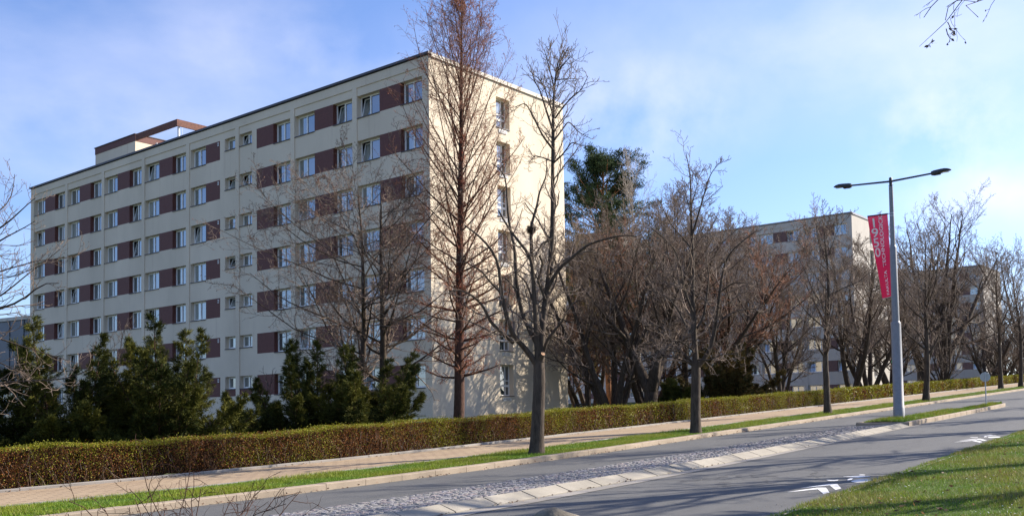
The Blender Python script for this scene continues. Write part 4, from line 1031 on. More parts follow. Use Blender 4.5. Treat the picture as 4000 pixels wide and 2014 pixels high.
def near_right_tree():
    rng = np.random.default_rng(131); tr, cr = MB(), MB(); X0, Y0 = 9.6, 12.4; z0 = ground_z(X0, Y0)
    Pt = np.array([[0, 0, 0], [.05, 0, 2], [0, .1, 4], [.1, .1, 6], [.2, 0, 8], [.3, 0, 9.6]]); tr.tubes(Pt, flare(Pt, np.array([.2, .18, .16, .12, .07, .03])), 12)
    k = 10.5/2509.17; F_ = lambda pts: [((3500*.644+x*.125-1288)*k-X0, 10.5-Y0, EYE+(1040-y*.125)*k-z0) for x, y in pts]
    mains = [([(0, 0, 6.2), (-1.6, -.5, 6.6), (-3.4, -1.3, 6.75)]+F_([(1500, -60), (1400, 150), (1320, 310), (1285, 470), (1170, 570), (1020, 660), (880, 720), (780, 780)]), .03, .002),
             ([(-3.0, -1.15, 6.72)]+F_([(1390, -40), (1300, 70), (1220, 210), (1200, 260), (1240, 325)]), .012, .004),
             ([(-3.4, -1.3, 6.8)]+F_([(1050, -90), (985, 40), (950, 120), (880, 150), (850, 215)]), .014, .004),
             ([(-2.4, -.9, 6.65)]+F_([(1700, 0), (1800, 80), (1820, 160), (1870, 210), (1940, 255)]), .014, .004),
             (F_([(1285, 470), (1310, 590), (1360, 680), (1330, 760)]), .006, .003), (F_([(1320, 330), (1360, 420), (1410, 520), (1400, 600)]), .006, .003), (F_([(1000, 680), (970, 750), (890, 820)]), .005, .003)]
    Ps, Rs = [], []
    for pts, r0, r1 in mains:
        P, R = poly_limb(pts, r0, r1, 16, rng, 0, .06, 0); (tr if r0 > .02 else cr).tubes(P, R, 5)
        if r0 < .02: Ps.append(P); Rs.append(R)
        else: Ps.append(P[7:][np.linspace(0, 8, 16).astype(int)]+rng.normal(0, 1e-4, (16, 3))); Rs.append(R[7:][np.linspace(0, 8, 16).astype(int)])
    g = fill(tr, cr, np.array(Ps), np.array(Rs), rng, [dict(n=5, lf=.22, f0=.25, a0=30, a1=65, up=-.05, w=.2, seg=4, rf=.7, rmin=.0028, lmax=.3, tip=.7), dict(n=2, lf=.4, f0=.4, a0=30, a1=60, up=.0, w=.2, seg=3, rf=.8, rmin=.0024, sides=3, tip=.8)])
    for P, R in g: buds(cr, P, rng, .045, (.03, .025, .02), .45)
    # the rest of its crown, over the lawn to the right
    o, d, l, r = spawn(Pt[None], np.array([.2, .18, .16, .12, .07, .03])[None], 22, rng, .35, .97, 35, 65, 1, .4, 0, .02); d[:, 0] = np.abs(d[:, 0])*.9+.15; l = rng.uniform(2.2, 4.0, len(l))
    P, R = grow(o, d, l, r, 8, rng, .1, .08, .2); tr.tubes(P, R, 6)
    fill(tr, cr, P, R, rng, [dict(n=8, lf=.4, seg=5, rmin=.008), dict(n=5, lf=.42, seg=4, rmin=.006, sides=3)])
    place_tree('overhanging_tree', 'tree whose thin drooping twigs hang into the top right corner', 'tree', (X0, Y0, z0), 0, tr, cr, (M['bark_dark'], M['twig']), None, ())
near_right_tree()
# the lawn on the near side carries more trees just outside the picture: their shadows lie on the road
LG = 'trees on the near lawn'
lawn_tree = None
for i, (s, t, H) in enumerate(((20.5, -.6, 13), (26, .2, 14.5), (32.5, .3, 13.5), (40, .2, 14.5), (50, .4, 13.5), (63, .2, 14), (80, .2, 14))):
    x, y = s*ES[0]+t*ET[0], s*ES[1]+t*ET[1]
    if lawn_tree is None:
        lawn_tree = bare_tree('lawn_tree', 'bare tree on the near lawn to the right of the picture', x, y, 10, .22, 141, .22, 26, (30, 55), .24, 'oval', 1, twig=(9, 5, 2), group=LG, rmin=.009)
        o = lawn_tree
    else: o = copy_tree(lawn_tree)
    o.location = (x, y, float(zroad(s))); o.rotation_euler = (0, 0, i*1.9); o.scale = (H/10,)*3
# trees that close the street at the far right
bushy = [o for o in C.objects if o.parent is None and o.get('label', '').startswith('bushy many')][0]
for i, (x, y, k) in enumerate(((56, 113, 1.25), (63, 119, 1.4), (70, 128, 1.6), (76, 140, 1.8), (60, 124, 1.5))):
    o = copy_tree(bushy); o.location = (x, y, ground_z(x, y)); o.rotation_euler = (0, 0, i*1.1); o.scale = (k,)*3
    o['label'] = 'many stemmed bare bush beyond the far end of the hedge at the right edge'; o['group'] = 'bushes at the far end of the hedge'
far_src = [o for o in C.objects if o.parent is None and o.name.startswith('bare_tree')][-3:]
for i, (x, y, k) in enumerate(((66, 128, 1.15), (73, 142, 1.3), (60, 122, .95), (84, 160, 1.4), (95, 178, 1.5), (78, 150, 1.1), (112, 205, 1.7))):
    o = copy_tree(far_src[i % 3]); o.location = (x, y, ground_z(x, y)); o.rotation_euler = (0, 0, i*1.3); o.scale = (k,)*3
    o['label'] = 'distant bare tree among those closing the street at the right picture edge'; o['group'] = 'trees closing the street'

# ================================================================== HEDGE
def hedge():
    rng = np.random.default_rng(201); root = empty('hedge', (0, 0, 0), ROAD, 'long clipped hedge with fresh green leaves and brown twigs, running behind the pavement', 'hedge')
    T0, T1, H = 19.6, 20.6, .90
    def wob(s): return .035*np.sin(s*1.7)+.03*np.sin(s*.61+1)+.02*np.sin(s*4.3)
    core = MB(); S = np.concatenate([np.arange(-4, 60, .25), np.arange(60, 170, 1.)]); n = len(S)
    prof = [(T0+.16, .02), (T0+.14, H*.5), (T0+.17, H-.12), (T1-.15, H-.12), (T1-.14, .02)]
    V = np.stack([P3(S, bend(S, np.full(n, t))+rng.normal(0, .03, n), zroad(S)+.12+z+rng.normal(0, .02, n)+(wob(S) if z > .5 else 0)) for t, z in prof])
    i, j = np.meshgrid(np.arange(4), np.arange(n-1), indexing='ij')
    core.add(V.reshape(-1, 3), np.stack([i*n+j, i*n+j+1, (i+1)*n+j+1, (i+1)*n+j], -1).reshape(-1, 4))
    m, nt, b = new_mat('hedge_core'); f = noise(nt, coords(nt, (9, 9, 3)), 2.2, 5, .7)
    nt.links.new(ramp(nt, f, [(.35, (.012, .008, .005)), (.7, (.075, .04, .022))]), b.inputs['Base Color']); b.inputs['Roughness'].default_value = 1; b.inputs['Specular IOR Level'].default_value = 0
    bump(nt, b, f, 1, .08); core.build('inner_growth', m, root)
    tw, lf = MB(), MB()
    for s0, s1, nl, ntw, ls in ((-4, 9, 400, 40, .035), (9, 32, 4200, 45, .03), (32, 62, 1700, 24, .042), (62, 165, 380, 10, .085)):
        N_ = int((s1-s0)*nl); s = rng.uniform(s0, s1, N_)
        # place on the outline: front, top, back
        u = rng.choice([0, 1, 2], N_, p=[.56, .34, .10]); z = np.where(u == 1, H-.02+wob(s), rng.uniform(.0, 1, N_)**.85*H)
        t = np.where(u == 0, T0+.03*np.sin(s*2.3)+.03, np.where(u == 2, T1-.03, rng.uniform(T0, T1, N_)))
        k = (u == 0)|(u == 2)
        t = t+np.where(u == 0, np.abs(rng.normal(0, .06, N_)), 0)-np.where(u == 2, np.abs(rng.normal(0, .06, N_)), 0)+rng.normal(0, .018, N_)
        z = z+np.where(u == 1, -np.abs(rng.normal(0, .045, N_))+np.where(rng.random(N_) < .06, rng.uniform(0, .1, N_), 0), 0)
        # patches: green where young leaves are out, russet where only twigs are
        pa = np.sin(s*1.13)+.8*np.sin(s*2.7+1.4)+.6*np.sin(s*5.9+t*3)+.7*np.sin(z*4.1+s*.8)
        gp = 1/(1+np.exp(-(pa*.9+np.interp(s, [10, 22, 34, 60], [-.8, -.5, .7, 1.4])+np.where(u == 1, 3.0, (z-.84)*14*(z > .84)))))
        keep = rng.random(N_) < (.5+.5*gp); s, t, z, gp, u = s[keep], t[keep], z[keep], gp[keep], u[keep]; N_ = len(s)
        g = rng.random(N_) < gp
        q = rng.uniform(.55, 1.4, (N_, 1))
        cg = np.where((rng.random(N_) < .5)[:, None], np.array([.20, .21, .009]), np.array([.235, .215, .012]))*q
        cb = np.where((rng.random(N_) < .5)[:, None], np.array([.24, .085, .015]), np.array([.14, .052, .013]))*q
        P = P3(s, bend(s, t), zroad(s)+.12+np.maximum(z, .02))
        lf.leaves(P, rng.normal(0, 1, (N_, 3))+np.array([0, -.3, .5]), ls*rng.uniform(.7, 1.5, N_), ls*.6, rng, 0, np.where(g[:, None], cg, cb))
        N_ = int((s1-s0)*ntw); s = rng.uniform(s0, s1, N_); t = np.where(rng.random(N_) < .75, T0+rng.uniform(.02, .17, N_), rng.uniform(T0, T1, N_))
        o = P3(s, bend(s, t), zroad(s)+.1+rng.uniform(0, .55, N_)*(rng.random(N_) < .6)); d = np.stack([rng.normal(0, .5, N_), rng.normal(-.03, .22, N_), np.ones(N_)], 1)
        P, R = grow(o, d, rng.uniform(.2, .5, N_), rng.uniform(.003, .006, N_)*(1 if s1 < 60 else 2), 4, rng, .14, .05, .5)
        P[..., 2] = np.minimum(P[..., 2], zroad(P[..., 0])+.12+H+.03+.06*rng.random((N_, 1))**3)
        c = np.where((rng.random(N_) < .6)[:, None], np.array([.10, .045, .025]), np.array([.15, .11, .08]))*rng.uniform(.5, 1.2, (N_, 1))
        tw.tubes(P, R, 3, 0, c)
    tw.build('twigs', M['cobble'], root); lf.build('foliage', M['leaf'], root)
hedge()

# ================================================================== GRASS, LEAVES
def grass(name, s, t, z, rng, h=(.035, .075), w=.007, warm=.12):
    n = len(s); P = P3(s, t, z); d = np.stack([rng.normal(0, .45, n), rng.normal(0, .45, n), np.ones(n)], 1)
    pa = np.sin(s*1.9+t)+np.sin(t*2.6-s*.7)+.7*np.sin(s*5.3+t*4.1)
    q = rng.uniform(.6, 1.35, (n, 1))
    c = np.array([.17, .24, .014])*q+np.clip(pa, -1, 1)[:, None]*np.array([.04, .012, .002])
    dry = (rng.random(n) < warm*(1+pa*.45))[:, None]; c = np.where(dry, np.array([.27, .23, .08])*q, c)
    mb = MB(); mb.leaves(P, d, rng.uniform(*h, n)*(1+.25*pa), w, rng, 0, np.maximum(c, .005), tri=True)
    return tag(mb.build(name, M['leaf'], None, (0, 0, 0), ROAD), kind='stuff')
rng = np.random.default_rng(301)
def area(n, s0, s1, t0, t1):
    s = rng.uniform(s0, s1, n); return s, bend(s, rng.uniform(t0, t1, n))
a = [area(95000, 8, 30, 14.48, 16.4), area(60000, 30, 62, 14.48, 16.4), area(30000, 62, 130, 14.48, 16.4)]
s = np.concatenate([x[0] for x in a]); t = np.concatenate([x[1] for x in a])
keep = rng.random(len(s)) < .82+.18*np.sin(s*3.1+t*2)
s, t = s[keep], t[keep]
tag(grass('verge_grass', s, t, zroad(s)+.105, rng, (.04, .095), .009, .07), 'bright green grass growing on the verge between pavement and kerb', 'grass')
ss, lo_, hi_ = NS
s = rng.uniform(36.5, 54.5, 22000); w = rng.random(len(s)); t = np.interp(s, ss, lo_)*(1-w)+np.interp(s, ss, hi_)*w
tag(grass('median_grass', s, t, zroad(s)+.12+.05*np.sin(w*math.pi), rng, (.05, .13), .014, .12), 'green grass on the narrow traffic island around the lamp post', 'grass')
def lawnpts(n, smin, smax, e=1.2):
    s = smin+(smax-smin)*rng.random(n)**e; t = 5.12-rng.random(n)**1.1*(3.0+.06*s); return s, t
s1, t1 = lawnpts(150000, 9, 45, 1.25); s2 = rng.uniform(9, 60, 9000); t2_ = 5.13+rng.normal(0, .035, 9000)
s = np.concatenate([s1, s2]); t = np.concatenate([t1, np.minimum(t2_, 5.2)])
tag(grass('lawn_grass', s, t, zroad(s)+.03+.02*np.clip((5.05-t)/60, 0, 1), rng, (.02, .08), .0075, .3), 'green lawn grass in the near right corner, flecked with dry blades', 'grass')
def litter(name, label, s, t, z, size, cols, rng, up=.5):
    n = len(s); P = P3(s, t, z); d = np.stack([rng.normal(0, 1, n), rng.normal(0, 1, n), rng.normal(0, .25, n)], 1)
    mb = MB(); c = np.array(cols)[rng.integers(0, len(cols), n)]*rng.uniform(.6, 1.3, (n, 1)); mb.leaves(P, d, size*rng.uniform(.6, 1.5, n), size*.6, rng, 0, c)
    return tag(mb.build(name, M['leaf'], None, (0, 0, 0), ROAD), label, 'leaves', kind='stuff')
s, t = lawnpts(1500, 10, 45, 1.2)
clump = np.sin(s*1.3+2)+np.sin(t*2.1+s*.4); k = rng.random(len(s)) < .35+.35*clump; s, t = s[k], t[k]
litter('fallen_leaves', 'dry brown leaves lying scattered over the near lawn', s, t, zroad(s)+.055, .06, [(.16, .07, .03), (.24, .13, .06), (.10, .05, .03), (.34, .2, .1)], rng)
s, t = lawnpts(1100, 10, 40, 1.2); cl = np.sin(s*2.3+.5)*np.sin(t*3.1)+.3; k = rng.random(len(s)) < np.clip(cl, .04, 1)
tag(litter('daisies', 'tiny white daisies dotted over the near lawn', s[k], t[k], zroad(s[k])+.075, .022, [(.8, .8, .76)], rng), cat='flowers')
s = np.concatenate([rng.uniform(10, 60, 900), rng.uniform(9, 35, 420)]); t = np.concatenate([14.17-np.abs(rng.normal(0, .035, 900)), 9.40+rng.normal(0, .03, 420)])
k = rng.random(len(s)) < .5+.5*np.sin(s*2.7)*np.sin(s*.83); s, t = s[k], bend(s, t)[k]
litter('kerb_litter', 'brown leaf litter gathered along the kerb and gutter', s, t, zroad(s)+.012+rng.uniform(0, .03, len(s)), .05, [(.12, .06, .035), (.2, .12, .08), (.3, .2, .14)], rng)
s = rng.uniform(10, 60, 500); t = bend(s, 19.26+rng.normal(0, .06, 500))
k = rng.random(500) < .5+.5*np.sin(s*1.9); litter('pavement_litter', 'dry leaves caught along the foot of the hedge', s[k], t[k], zroad(s[k])+.15, .05, [(.12, .05, .03), (.22, .12, .07)], rng)
s = rng.uniform(12, 40, 160); t = bend(s, rng.uniform(5.4, 9, 160)); mb = MB()
for a_, b_ in zip(s, t):
    r_ = rng.uniform(.006, .02); z_ = float(zroad(a_)); v = np.array([(1, 0, 0), (0, 1, 0), (-1, 0, 0), (0, -1, 0), (0, 0, .8)])*r_*rng.uniform(.7, 1.2, (5, 1))+np.array([a_, b_, z_])
    mb.add(v, [[0, 1, 4], [1, 2, 4], [2, 3, 4], [3, 0, 4]])
tag(mb.build('grit', M['slab'], None, (0, 0, 0), ROAD), 'loose grit strewn over the near lane', 'grit', kind='stuff')

# ================================================================== LAMP POST, BANNER, SIGN
def section(mb, prof, n=14, mi=0):
    """lathe: [(r, z)]"""
    an = np.arange(n)*2*math.pi/n; V = np.concatenate([np.stack([np.cos(an)*r, np.sin(an)*r, np.full(n, z)], 1) for r, z in prof]); F = []
    for k in range(len(prof)-1):
        for j in range(n): F.append([k*n+j, k*n+(j+1) % n, (k+1)*n+(j+1) % n, (k+1)*n+j])
    mb.add(V, F, mi, None, True)
    top = len(prof)-1; c = np.array([[0, 0, prof[top][1]]]); ring = V[top*n:]
    tri = []
    for j in range(n): tri += [c[0], ring[j], ring[(j+1) % n]]
    mb.add(tri, np.arange(n*3).reshape(-1, 3), mi)
LX, LY = 14.56, 37.65; LZ = float(zroad(39.0))+.14
def lamp():
    steel = flat('galvanised_pole', (.21, .212, .225), .5, .15, .1, 9); black = flat('black_arm', (.022, .022, .026), .45, 0, .1, 5)
    root = empty('lamp_post', (LX, LY, LZ), math.atan2(ET[1], ET[0]), 'tall stepped grey lamp post with two black arms on the grassy traffic island', 'lamp post'); root.scale = (.922,)*3
    mb = MB(); section(mb, [(.225, -.2), (.225, .46), (.21, .48), (.197, 3.88), (.19, 3.93), (.16, 3.99)], 18); section(mb, [(.155, 3.9), (.15, 4.0), (.133, 7.04), (.125, 7.08), (.1, 7.13)], 18); section(mb, [(.1, 7.0), (.098, 7.15), (.083, 9.58)], 16)
    po = mb.build('pole', steel, root)
    mb = MB(); mb.box((-.05, -.235, 2.3), (.09, -.2, 2.4)); so = mb.build('sticker', flat('green_sticker', (.03, .35, .08), .5), po); so.rotation_euler = (0, 0, 0)
    so.rotation_euler = (0, 0, RAD(200-144))
    mb = MB(); section(mb, [(.068, 9.45), (.068, 9.93), (.055, 9.96)], 12); mb.rod((-.1, 0, 9.63), (.1, 0, 9.63), .012, None, 6); mb.build('spigot', black, root)
    for sg in (1, -1):
        mb = MB(); mb.rod((sg*.03, 0, 9.8), (sg*1.75, 0, 9.88), .042, .036, 10); arm = mb.build('arm', black, root)
        mb = MB(); secs = [(2.0, .075, -.06, .065), (2.12, .09, -.085, .085), (2.4, .12, -.085, .09), (2.42, .13, -.04, .09), (2.62, .14, -.03, .085), (2.78, .11, -.02, .06), (2.88, .06, -.012, .03), (2.92, .012, -.004, .01)]
        V = []
        for x, w, b_, t_ in secs:
            x = 1.6+(x-2.0)*.83
            for q in range(12):
                a_ = q*math.pi/6; y = w*math.copysign(abs(math.cos(a_))**.6, math.cos(a_)); z = math.sin(a_); z = (t_*abs(z)**.8 if z > 0 else b_*abs(z)**.5); V.append((sg*x, y*1.15, 9.8+.08*(x/1.75)+z*1.25))
        F = []
        for k in range(len(secs)-1):
            for q in range(12):
                f = [k*12+q, k*12+(q+1) % 12, (k+1)*12+(q+1) % 12, (k+1)*12+q]; F.append(f if sg > 0 else f[::-1])
        mb.add(V, F, 0, None, True)
        mb.add([V[q] for q in range(12)], [[0, 1, 2, 3], [0, 3, 4, 5], [0, 5, 6, 7], [0, 7, 8, 9], [0, 9, 10, 11]])
        lu = mb.build('luminaire', black, root)
        mb = MB(); mb.v.append(np.zeros((0, 3))); section(mb, [(.035, 10.05), (.035, 10.115), (.025, 10.125)], 10); cp = mb.build('sensor_cap', black, lu); cp.location = (sg*2.0, 0, -.12)
        mb = MB(); mb.box((-.2, -.09, -.012), (.2, .09, 0)); lens = mb.build('lens', flat('lamp_lens', (.5, .5, .48), .2), lu); lens.location = (sg*2.06, 0, 9.862)
lamp()
def banner():
    H0, HT, Wd, OFF = 5.05, 3.42, .82, .17
    rt = np.array([ET[0], ET[1]]); view = np.array([.361, .932])
    def pt(w, h, off=0.):
        """w metres from the post, h metres above the lower edge"""
        k = np.clip((HT-h)/HT, 0, 1); ph = RAD(45)*np.clip(1.55*k-.55*k*k, 0, 1)
        c, s_ = np.cos(ph), np.sin(ph)
        # turns clockwise seen from above: away from the road side
        dx = rt[0]*c+rt[1]*s_; dy = -rt[0]*s_+rt[1]*c
        bl = .05*np.sin(w/Wd*math.pi)*np.sin(h/HT*math.pi)
        nx, ny = dy, -dx
        sgn = np.sign(nx*(-view[0])+ny*(-view[1])); nx, ny = nx*sgn, ny*sgn
        return np.stack([dx*(OFF+w)+nx*(bl+off), dy*(OFF+w)+ny*(bl+off), H0+h+0*w], -1)
    m, nt, b = new_mat('magenta_fabric'); f = noise(nt, coords(nt, (1, 1, .6)), 1.3, 3)
    sx = nt.nodes.new('ShaderNodeSeparateXYZ'); nt.links.new(coords(nt), sx.inputs[0])
    rp = nt.nodes.new('ShaderNodeMapRange'); rp.inputs[1].default_value = 6.6; rp.inputs[2].default_value = 8.5; nt.links.new(sx.outputs[2], rp.inputs[0])
    c = mixc(nt, mixc(nt, 1., rp.outputs[0], ramp(nt, f, [(.35, (.15, .15, .15)), (.65, (.9, .9, .9))]), 'MULTIPLY'), (.28, .003, .04), (.42, .07, .14))  # paler towards the top: printed design plus light put into the colour
    nt.links.new(c, b.inputs['Base Color']); b.inputs['Roughness'].default_value = .6
    tr = nt.nodes.new('ShaderNodeBsdfTranslucent'); nt.links.new(c, tr.inputs[0]); mx = nt.nodes.new('ShaderNodeMixShader'); mx.inputs[0].default_value = .22
    nt.links.new(b.outputs[0], mx.inputs[1]); nt.links.new(tr.outputs[0], mx.inputs[2]); nt.links.new(mx.outputs[0], nt.nodes['Material Output'].inputs[0])
    root = empty('banner', (LX, LY, LZ), 0, 'twisted magenta banner with white lettering hanging from the lamp post', 'banner'); root.scale = (.922,)*3
    nw, nh = 12, 40
    w, h = np.meshgrid(np.linspace(0, Wd, nw), np.linspace(0, HT, nh), indexing='ij')
    mb = MB(); i, j = np.meshgrid(np.arange(nw-1), np.arange(nh-1), indexing='ij'); n = nh
    F = np.stack([i*n+j, i*n+j+1, (i+1)*n+j+1, (i+1)*n+j], -1).reshape(-1, 4)
    mb.add(pt(w, h).reshape(-1, 3), F, 0, None, True); mb.build('fabric', m, root)
    dk = flat('dark_sleeve', (.06, .004, .015), .6)
    mb = MB(); P = pt(np.linspace(-.0, Wd, 6), np.full(6, HT)); mb.tubes(P, np.full(6, .03), 8); mb.build('sleeve', dk, root)
    zb = MB(); P = pt(np.linspace(-OFF, .0, 4), np.full(4, HT)); zb.tubes(P, np.full(4, .018), 6); zb.build('bracket', M['metal'], root)
    zb = MB(); P = pt(np.linspace(-OFF, Wd, 6), np.full(6, .0)); zb.tubes(P, np.full(6, .014), 6); zb.build('bracket', M['metal'], root)
    for hh in (HT+.0, HT-.1, .02, -.35):
        zb = MB(); section(zb, [(.135 if hh < 3 else .092, H0+hh-.02), (.137 if hh < 3 else .094, H0+hh+.02)], 14); zb.build('clamp', M['metal'], root)
    white = flat('printed_white', (.8, .74, .72), .7)
    def text(body, size, place, parent, name):
        cu = bpy.data.curves.new(name, 'FONT'); cu.body = body; cu.size = size; cu.resolution_u = 4; cu.offset = size*.012
        o = bpy.data.objects.new(name, cu); C.objects.link(o); dg = bpy.context.evaluated_depsgraph_get()
        me = bpy.data.meshes.new_from_object(o.evaluated_get(dg)); bpy.data.objects.remove(o)
        V = np.empty(len(me.vertices)*3, np.float32); me.vertices.foreach_get('co', V); V = V.reshape(-1, 3)
        V = place(V[:, 0], V[:, 1]); me.vertices.foreach_set('co', V.astype(np.float32).ravel()); me.update(); me.materials.clear(); me.materials.append(white)
        o = bpy.data.objects.new(name, me); C.objects.link(o); o.parent = parent; return o
    # digits stacked upright along the outer edge; x runs towards the post
    for k, dgt in enumerate('1950'):
        text(dgt, .52, lambda x, y, k=k: pt(Wd-.06-x*1.3, HT-.47-k*.405+y, .006), root, 'numeral')
    # line reading upwards beside the post
    text('FAKULTA', .235, lambda x, y: pt(.22+y, .09+x*1.02, .006), root, 'lettering')
    text('TECHNOLOGICK\u00c1', .235, lambda x, y: pt(.22+y, 1.27+x*1.16, .006), root, 'lettering')
banner()
def sign():
    X, Y = 22.2, 46.8; z = float(zroad(50.9))+.16
    root = empty('road_sign', (X, Y, z), RAD(-25), 'round road sign seen from behind, on the tip of the traffic island', 'road sign'); root.scale = (.87,)*3
    grey = flat('sign_back', (.42, .44, .42), .5, .2, .06, 4)
    mb = MB(); mb.rod((0, 0, -.2), (0, 0, 1.82), .032, None, 10); mb.build('pole', M['metal'], root)
    mb = MB(); V = [(math.cos(a)*.26, .04, 1.56+math.sin(a)*.26) for a in np.arange(32)*math.pi/16]; V2 = [(x*1.0, .065, zz) for x, y, zz in V]
    for k in range(32):
        q = (k+1) % 32; mb.add([V[k], V[q], V2[q], V2[k]], [[0, 1, 2, 3]]); mb.add([(0, .04, 1.56), V[q], V[k]], [[0, 1, 2]]); mb.add([(0, .065, 1.56), V2[k], V2[q]], [[0, 1, 2]], 1)
    mb.build('disc', [grey, flat('sign_blue', (.02, .08, .4), .4)], root)
    for zz in (1.42, 1.7):
        mb = MB(); mb.box((-.2, .03, zz-.015), (.2, .042, zz+.015)); mb.box((-.045, -.035, zz-.02), (.045, .03, zz+.02)); mb.build('clamp', M['metal'], root)
sign()
def beating_frame():
    X, Y = 4.25, 62; z = ground_z(X, Y); blue = flat('blue_paint', (.02, .06, .28), .5); dk = flat('dark_paint', (.02, .022, .03), .5)
    root = empty('metal_frame', (X, Y, z), RAD(-10), 'small dark metal frame with a blue rail behind the hedge, beside the end wall', 'frame')
    zt_ = EYE+(1023-985)*Y/2509-z
    for x in (-.35, .35):
        mb = MB(); mb.box((x-.04, -.04, -.1), (x+.04, .04, zt_)); mb.build('post', dk, root)
    for dz in (0, -.14):
        mb = MB(); mb.rod((-.4, -.06, zt_+dz-.03), (.4, -.06, zt_+dz-.03), .025, None, 8); mb.build('bar', dk, root)
    mb = MB(); mb.box((-.75, .05, zt_-.52), (.85, .1, zt_-.4)); mb.build('rail', blue, root)
beating_frame()
# ================================================================== FOREGROUND
def shrub():
    rng = np.random.default_rng(401); X, Y = -2.55, 7.4; z = ground_z(X, Y); n = 560
    an = rng.uniform(0, 6.28, n); tl = np.radians(rng.uniform(12, 62, n)); o = np.stack([np.cos(an)*.1, np.sin(an)*.1, 0*an], 1)
    d = np.stack([np.sin(tl)*np.cos(an), np.sin(tl)*np.sin(an), np.cos(tl)], 1); tr, cr = MB(), MB()
    l = np.where(tl < .5, rng.uniform(.8, 1.08, n), rng.uniform(1.0, 1.55, n))
    P, R = grow(o, d, l, np.full(n, .007), 12, rng, .15, -.10, .4); tr.tubes(P, R, 5)
    fill(tr, cr, P, R, rng, [dict(n=7, lf=.34, f0=.3, a0=25, a1=70, up=-.03, w=.24, seg=6, rf=.6, rmin=.0028, tip=.5), dict(n=4, lf=.4, f0=.2, a0=30, a1=80, up=.0, w=.28, seg=4, rf=.7, rmin=.002, sides=3)])
    root = empty('leafless_shrub', (X, Y, z), 0, 'tangle of thin leafless reddish twigs at the bottom edge, left of the boulder', 'shrub')
    tr.build('stems', M['bark_red'], root); cr.build('twigs', M['bark_red'], root)
shrub()
def boulder():
    rng = np.random.default_rng(402); X, Y = .4, 9.0; z = ground_z(X, Y)
    import bmesh
    bm = bmesh.new(); bmesh.ops.create_icosphere(bm, subdivisions=4, radius=1)
    pl = rng.normal(size=(16, 3)); pl /= np.linalg.norm(pl, axis=1, keepdims=True); dd = rng.uniform(.72, .95, 16)
    from mathutils import noise as mn
    for v in bm.verts:
        p = np.array(v.co)
        for a_, b_ in zip(pl, dd):
            e = p@a_-b_
            if e > 0: p = p-a_*e*.9
        p = p*(1+.05*mn.fractal(Vector(p*2.2), 1, 2, 4)); v.co = p*np.array([.55, .45, .80])
    me = bpy.data.meshes.new('boulder'); bm.to_mesh(me); bm.free()
    for p in me.polygons: p.use_smooth = True
    m, nt, b = new_mat('mossy_stone'); co = coords(nt); f = noise(nt, co, 4, 6, .65); g = noise(nt, co, 2.2, 4)
    c = ramp(nt, f, [(.3, (.09, .075, .055)), (.7, (.27, .23, .17))]); c = mixc(nt, ramp(nt, g, [(.52, (0, 0, 0)), (.6, (.9, .9, .9))]), c, (.10, .075, .015))
    nt.links.new(c, b.inputs['Base Color']); b.inputs['Roughness'].default_value = .9; bump(nt, b, f, .8, .05)
    me.materials.append(m); o = bpy.data.objects.new('boulder', me); C.objects.link(o); o.location = (X, Y, z+.02)
    tag(o, 'rounded brown boulder with a mossy patch, cut by the bottom edge', 'boulder')
boulder()

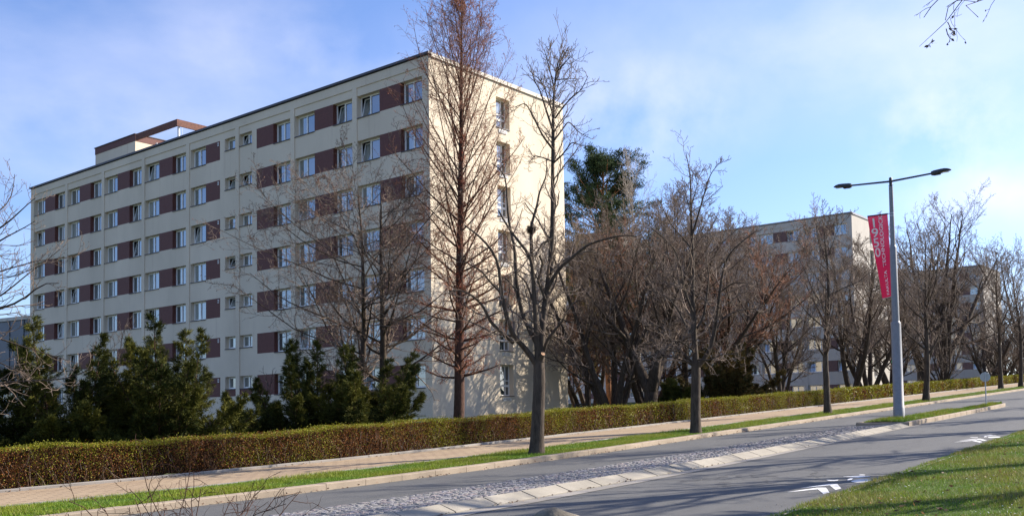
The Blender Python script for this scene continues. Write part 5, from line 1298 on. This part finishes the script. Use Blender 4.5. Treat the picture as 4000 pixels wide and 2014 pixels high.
# ================================================================== LIGHT, SKY, CAMERA
def sky():
    w = bpy.data.worlds.new('World'); bpy.context.scene.world = w; w.use_nodes = True
    nt = w.node_tree; bg = nt.nodes['Background']
    s = nt.nodes.new('ShaderNodeTexSky'); s.sky_type = 'NISHITA'; s.sun_disc = False
    s.sun_elevation = RAD(SUN_EL); s.sun_rotation = RAD(SUN_AZ); s.air_density = 1.0; s.dust_density = .8; s.ozone_density = 1.6
    tc = nt.nodes.new('ShaderNodeTexCoord')
    mp = nt.nodes.new('ShaderNodeMapping'); mp.inputs['Scale'].default_value = (1.0, 1.0, 2.3); mp.inputs['Location'].default_value = (.35, .1, 0); mp.inputs['Rotation'].default_value = (0, .25, 0)
    nt.links.new(tc.outputs['Generated'], mp.inputs[0])
    n1 = noise(nt, mp.outputs[0], 2.2, 7, .52); n2 = noise(nt, mp.outputs[0], 5.5, 6, .5)
    ad = nt.nodes.new('ShaderNodeMath'); ad.operation = 'MULTIPLY_ADD'; nt.links.new(n2, ad.inputs[0]); ad.inputs[1].default_value = .25; nt.links.new(n1, ad.inputs[2])
    f = ramp(nt, ad.outputs[0], [(.60, (0, 0, 0)), (1.0, (.5, .5, .5))])
    def puff(x, y, r, amt, sc, acc, lo=.42, hi=.66):
        q = (Matrix.Rotation(math.pi/2+.0513, 3, 'X') @ Matrix.Rotation(-.0163, 3, 'Z')) @ Vector(((x-1288)/2509., -(y-278-648)/2509., -1)); q.normalize()
        sb = nt.nodes.new('ShaderNodeVectorMath'); sb.operation = 'SUBTRACT'; nt.links.new(tc.outputs['Generated'], sb.inputs[0]); sb.inputs[1].default_value = q
        ml = nt.nodes.new('ShaderNodeVectorMath'); ml.operation = 'MULTIPLY'; nt.links.new(sb.outputs[0], ml.inputs[0]); ml.inputs[1].default_value = (1/r[0], 1/r[0], 1/r[1])
        ln = nt.nodes.new('ShaderNodeVectorMath'); ln.operation = 'LENGTH'; nt.links.new(ml.outputs[0], ln.inputs[0])
        m1 = ramp(nt, ln.outputs['Value'], [(.15, (amt,)*3), (1, (0, 0, 0))])
        m2 = ramp(nt, noise(nt, tc.outputs['Generated'], sc, 7, .55), [(lo, (0, 0, 0)), (hi, (1, 1, 1))])
        return mixc(nt, 1., acc, mixc(nt, 1., m1, m2, 'MULTIPLY'), 'ADD')
    f = puff(2380, 340, (.085, .085), .55, 14, f, .38, .66); f = puff(2570, 500, (.13, .035), .55, 6, f, .3, .6); f = puff(1560, 320, (.16, .07), .45, 8, f, .35, .65)
    f = puff(740, 130, (.18, .05), .24, 7, f, .38, .62); f = puff(120, 300, (.30, .06), .24, 6, f, .35, .65); f = puff(1900, 120, (.4, .1), .3, 4, f, .35, .65)
    c = mixc(nt, f, mixc(nt, 1., s.outputs[0], (.72, .80, 1.06), 'MULTIPLY'), (5.6, 5.5, 6.2))
    nt.links.new(c, bg.inputs[0]); bg.inputs[1].default_value = SKY
    return w
SKY = .105
sky()
S = Vector((math.sin(RAD(SUN_AZ))*math.cos(RAD(SUN_EL)), math.cos(RAD(SUN_AZ))*math.cos(RAD(SUN_EL)), math.sin(RAD(SUN_EL))))
L = bpy.data.lights.new('sun', 'SUN'); L.energy = 5.0; L.angle = RAD(.5); L.color = (1, .91, .78)
lo = bpy.data.objects.new('sun', L); C.objects.link(lo); lo.rotation_euler = S.to_track_quat('Z', 'Y').to_euler(); lo.location = (60, 20, 60)
cam = bpy.data.cameras.new('camera'); co = bpy.data.objects.new('camera', cam); C.objects.link(co)
cam.sensor_width = 36; cam.lens = 36*2509.17/2576; cam.shift_y = 277.77/2576; cam.clip_start = .1; cam.clip_end = 6000
co.matrix_world = Matrix.Translation((0, 0, EYE)) @ Matrix.Rotation(math.pi/2+.0513, 4, 'X') @ Matrix.Rotation(-.0163, 4, 'Z')
bpy.context.scene.camera = co
vs = bpy.context.scene.view_settings; vs.view_transform = 'Standard'; vs.look = 'None'; vs.exposure = 1.12; vs.gamma = 1; vs.use_curve_mapping = False
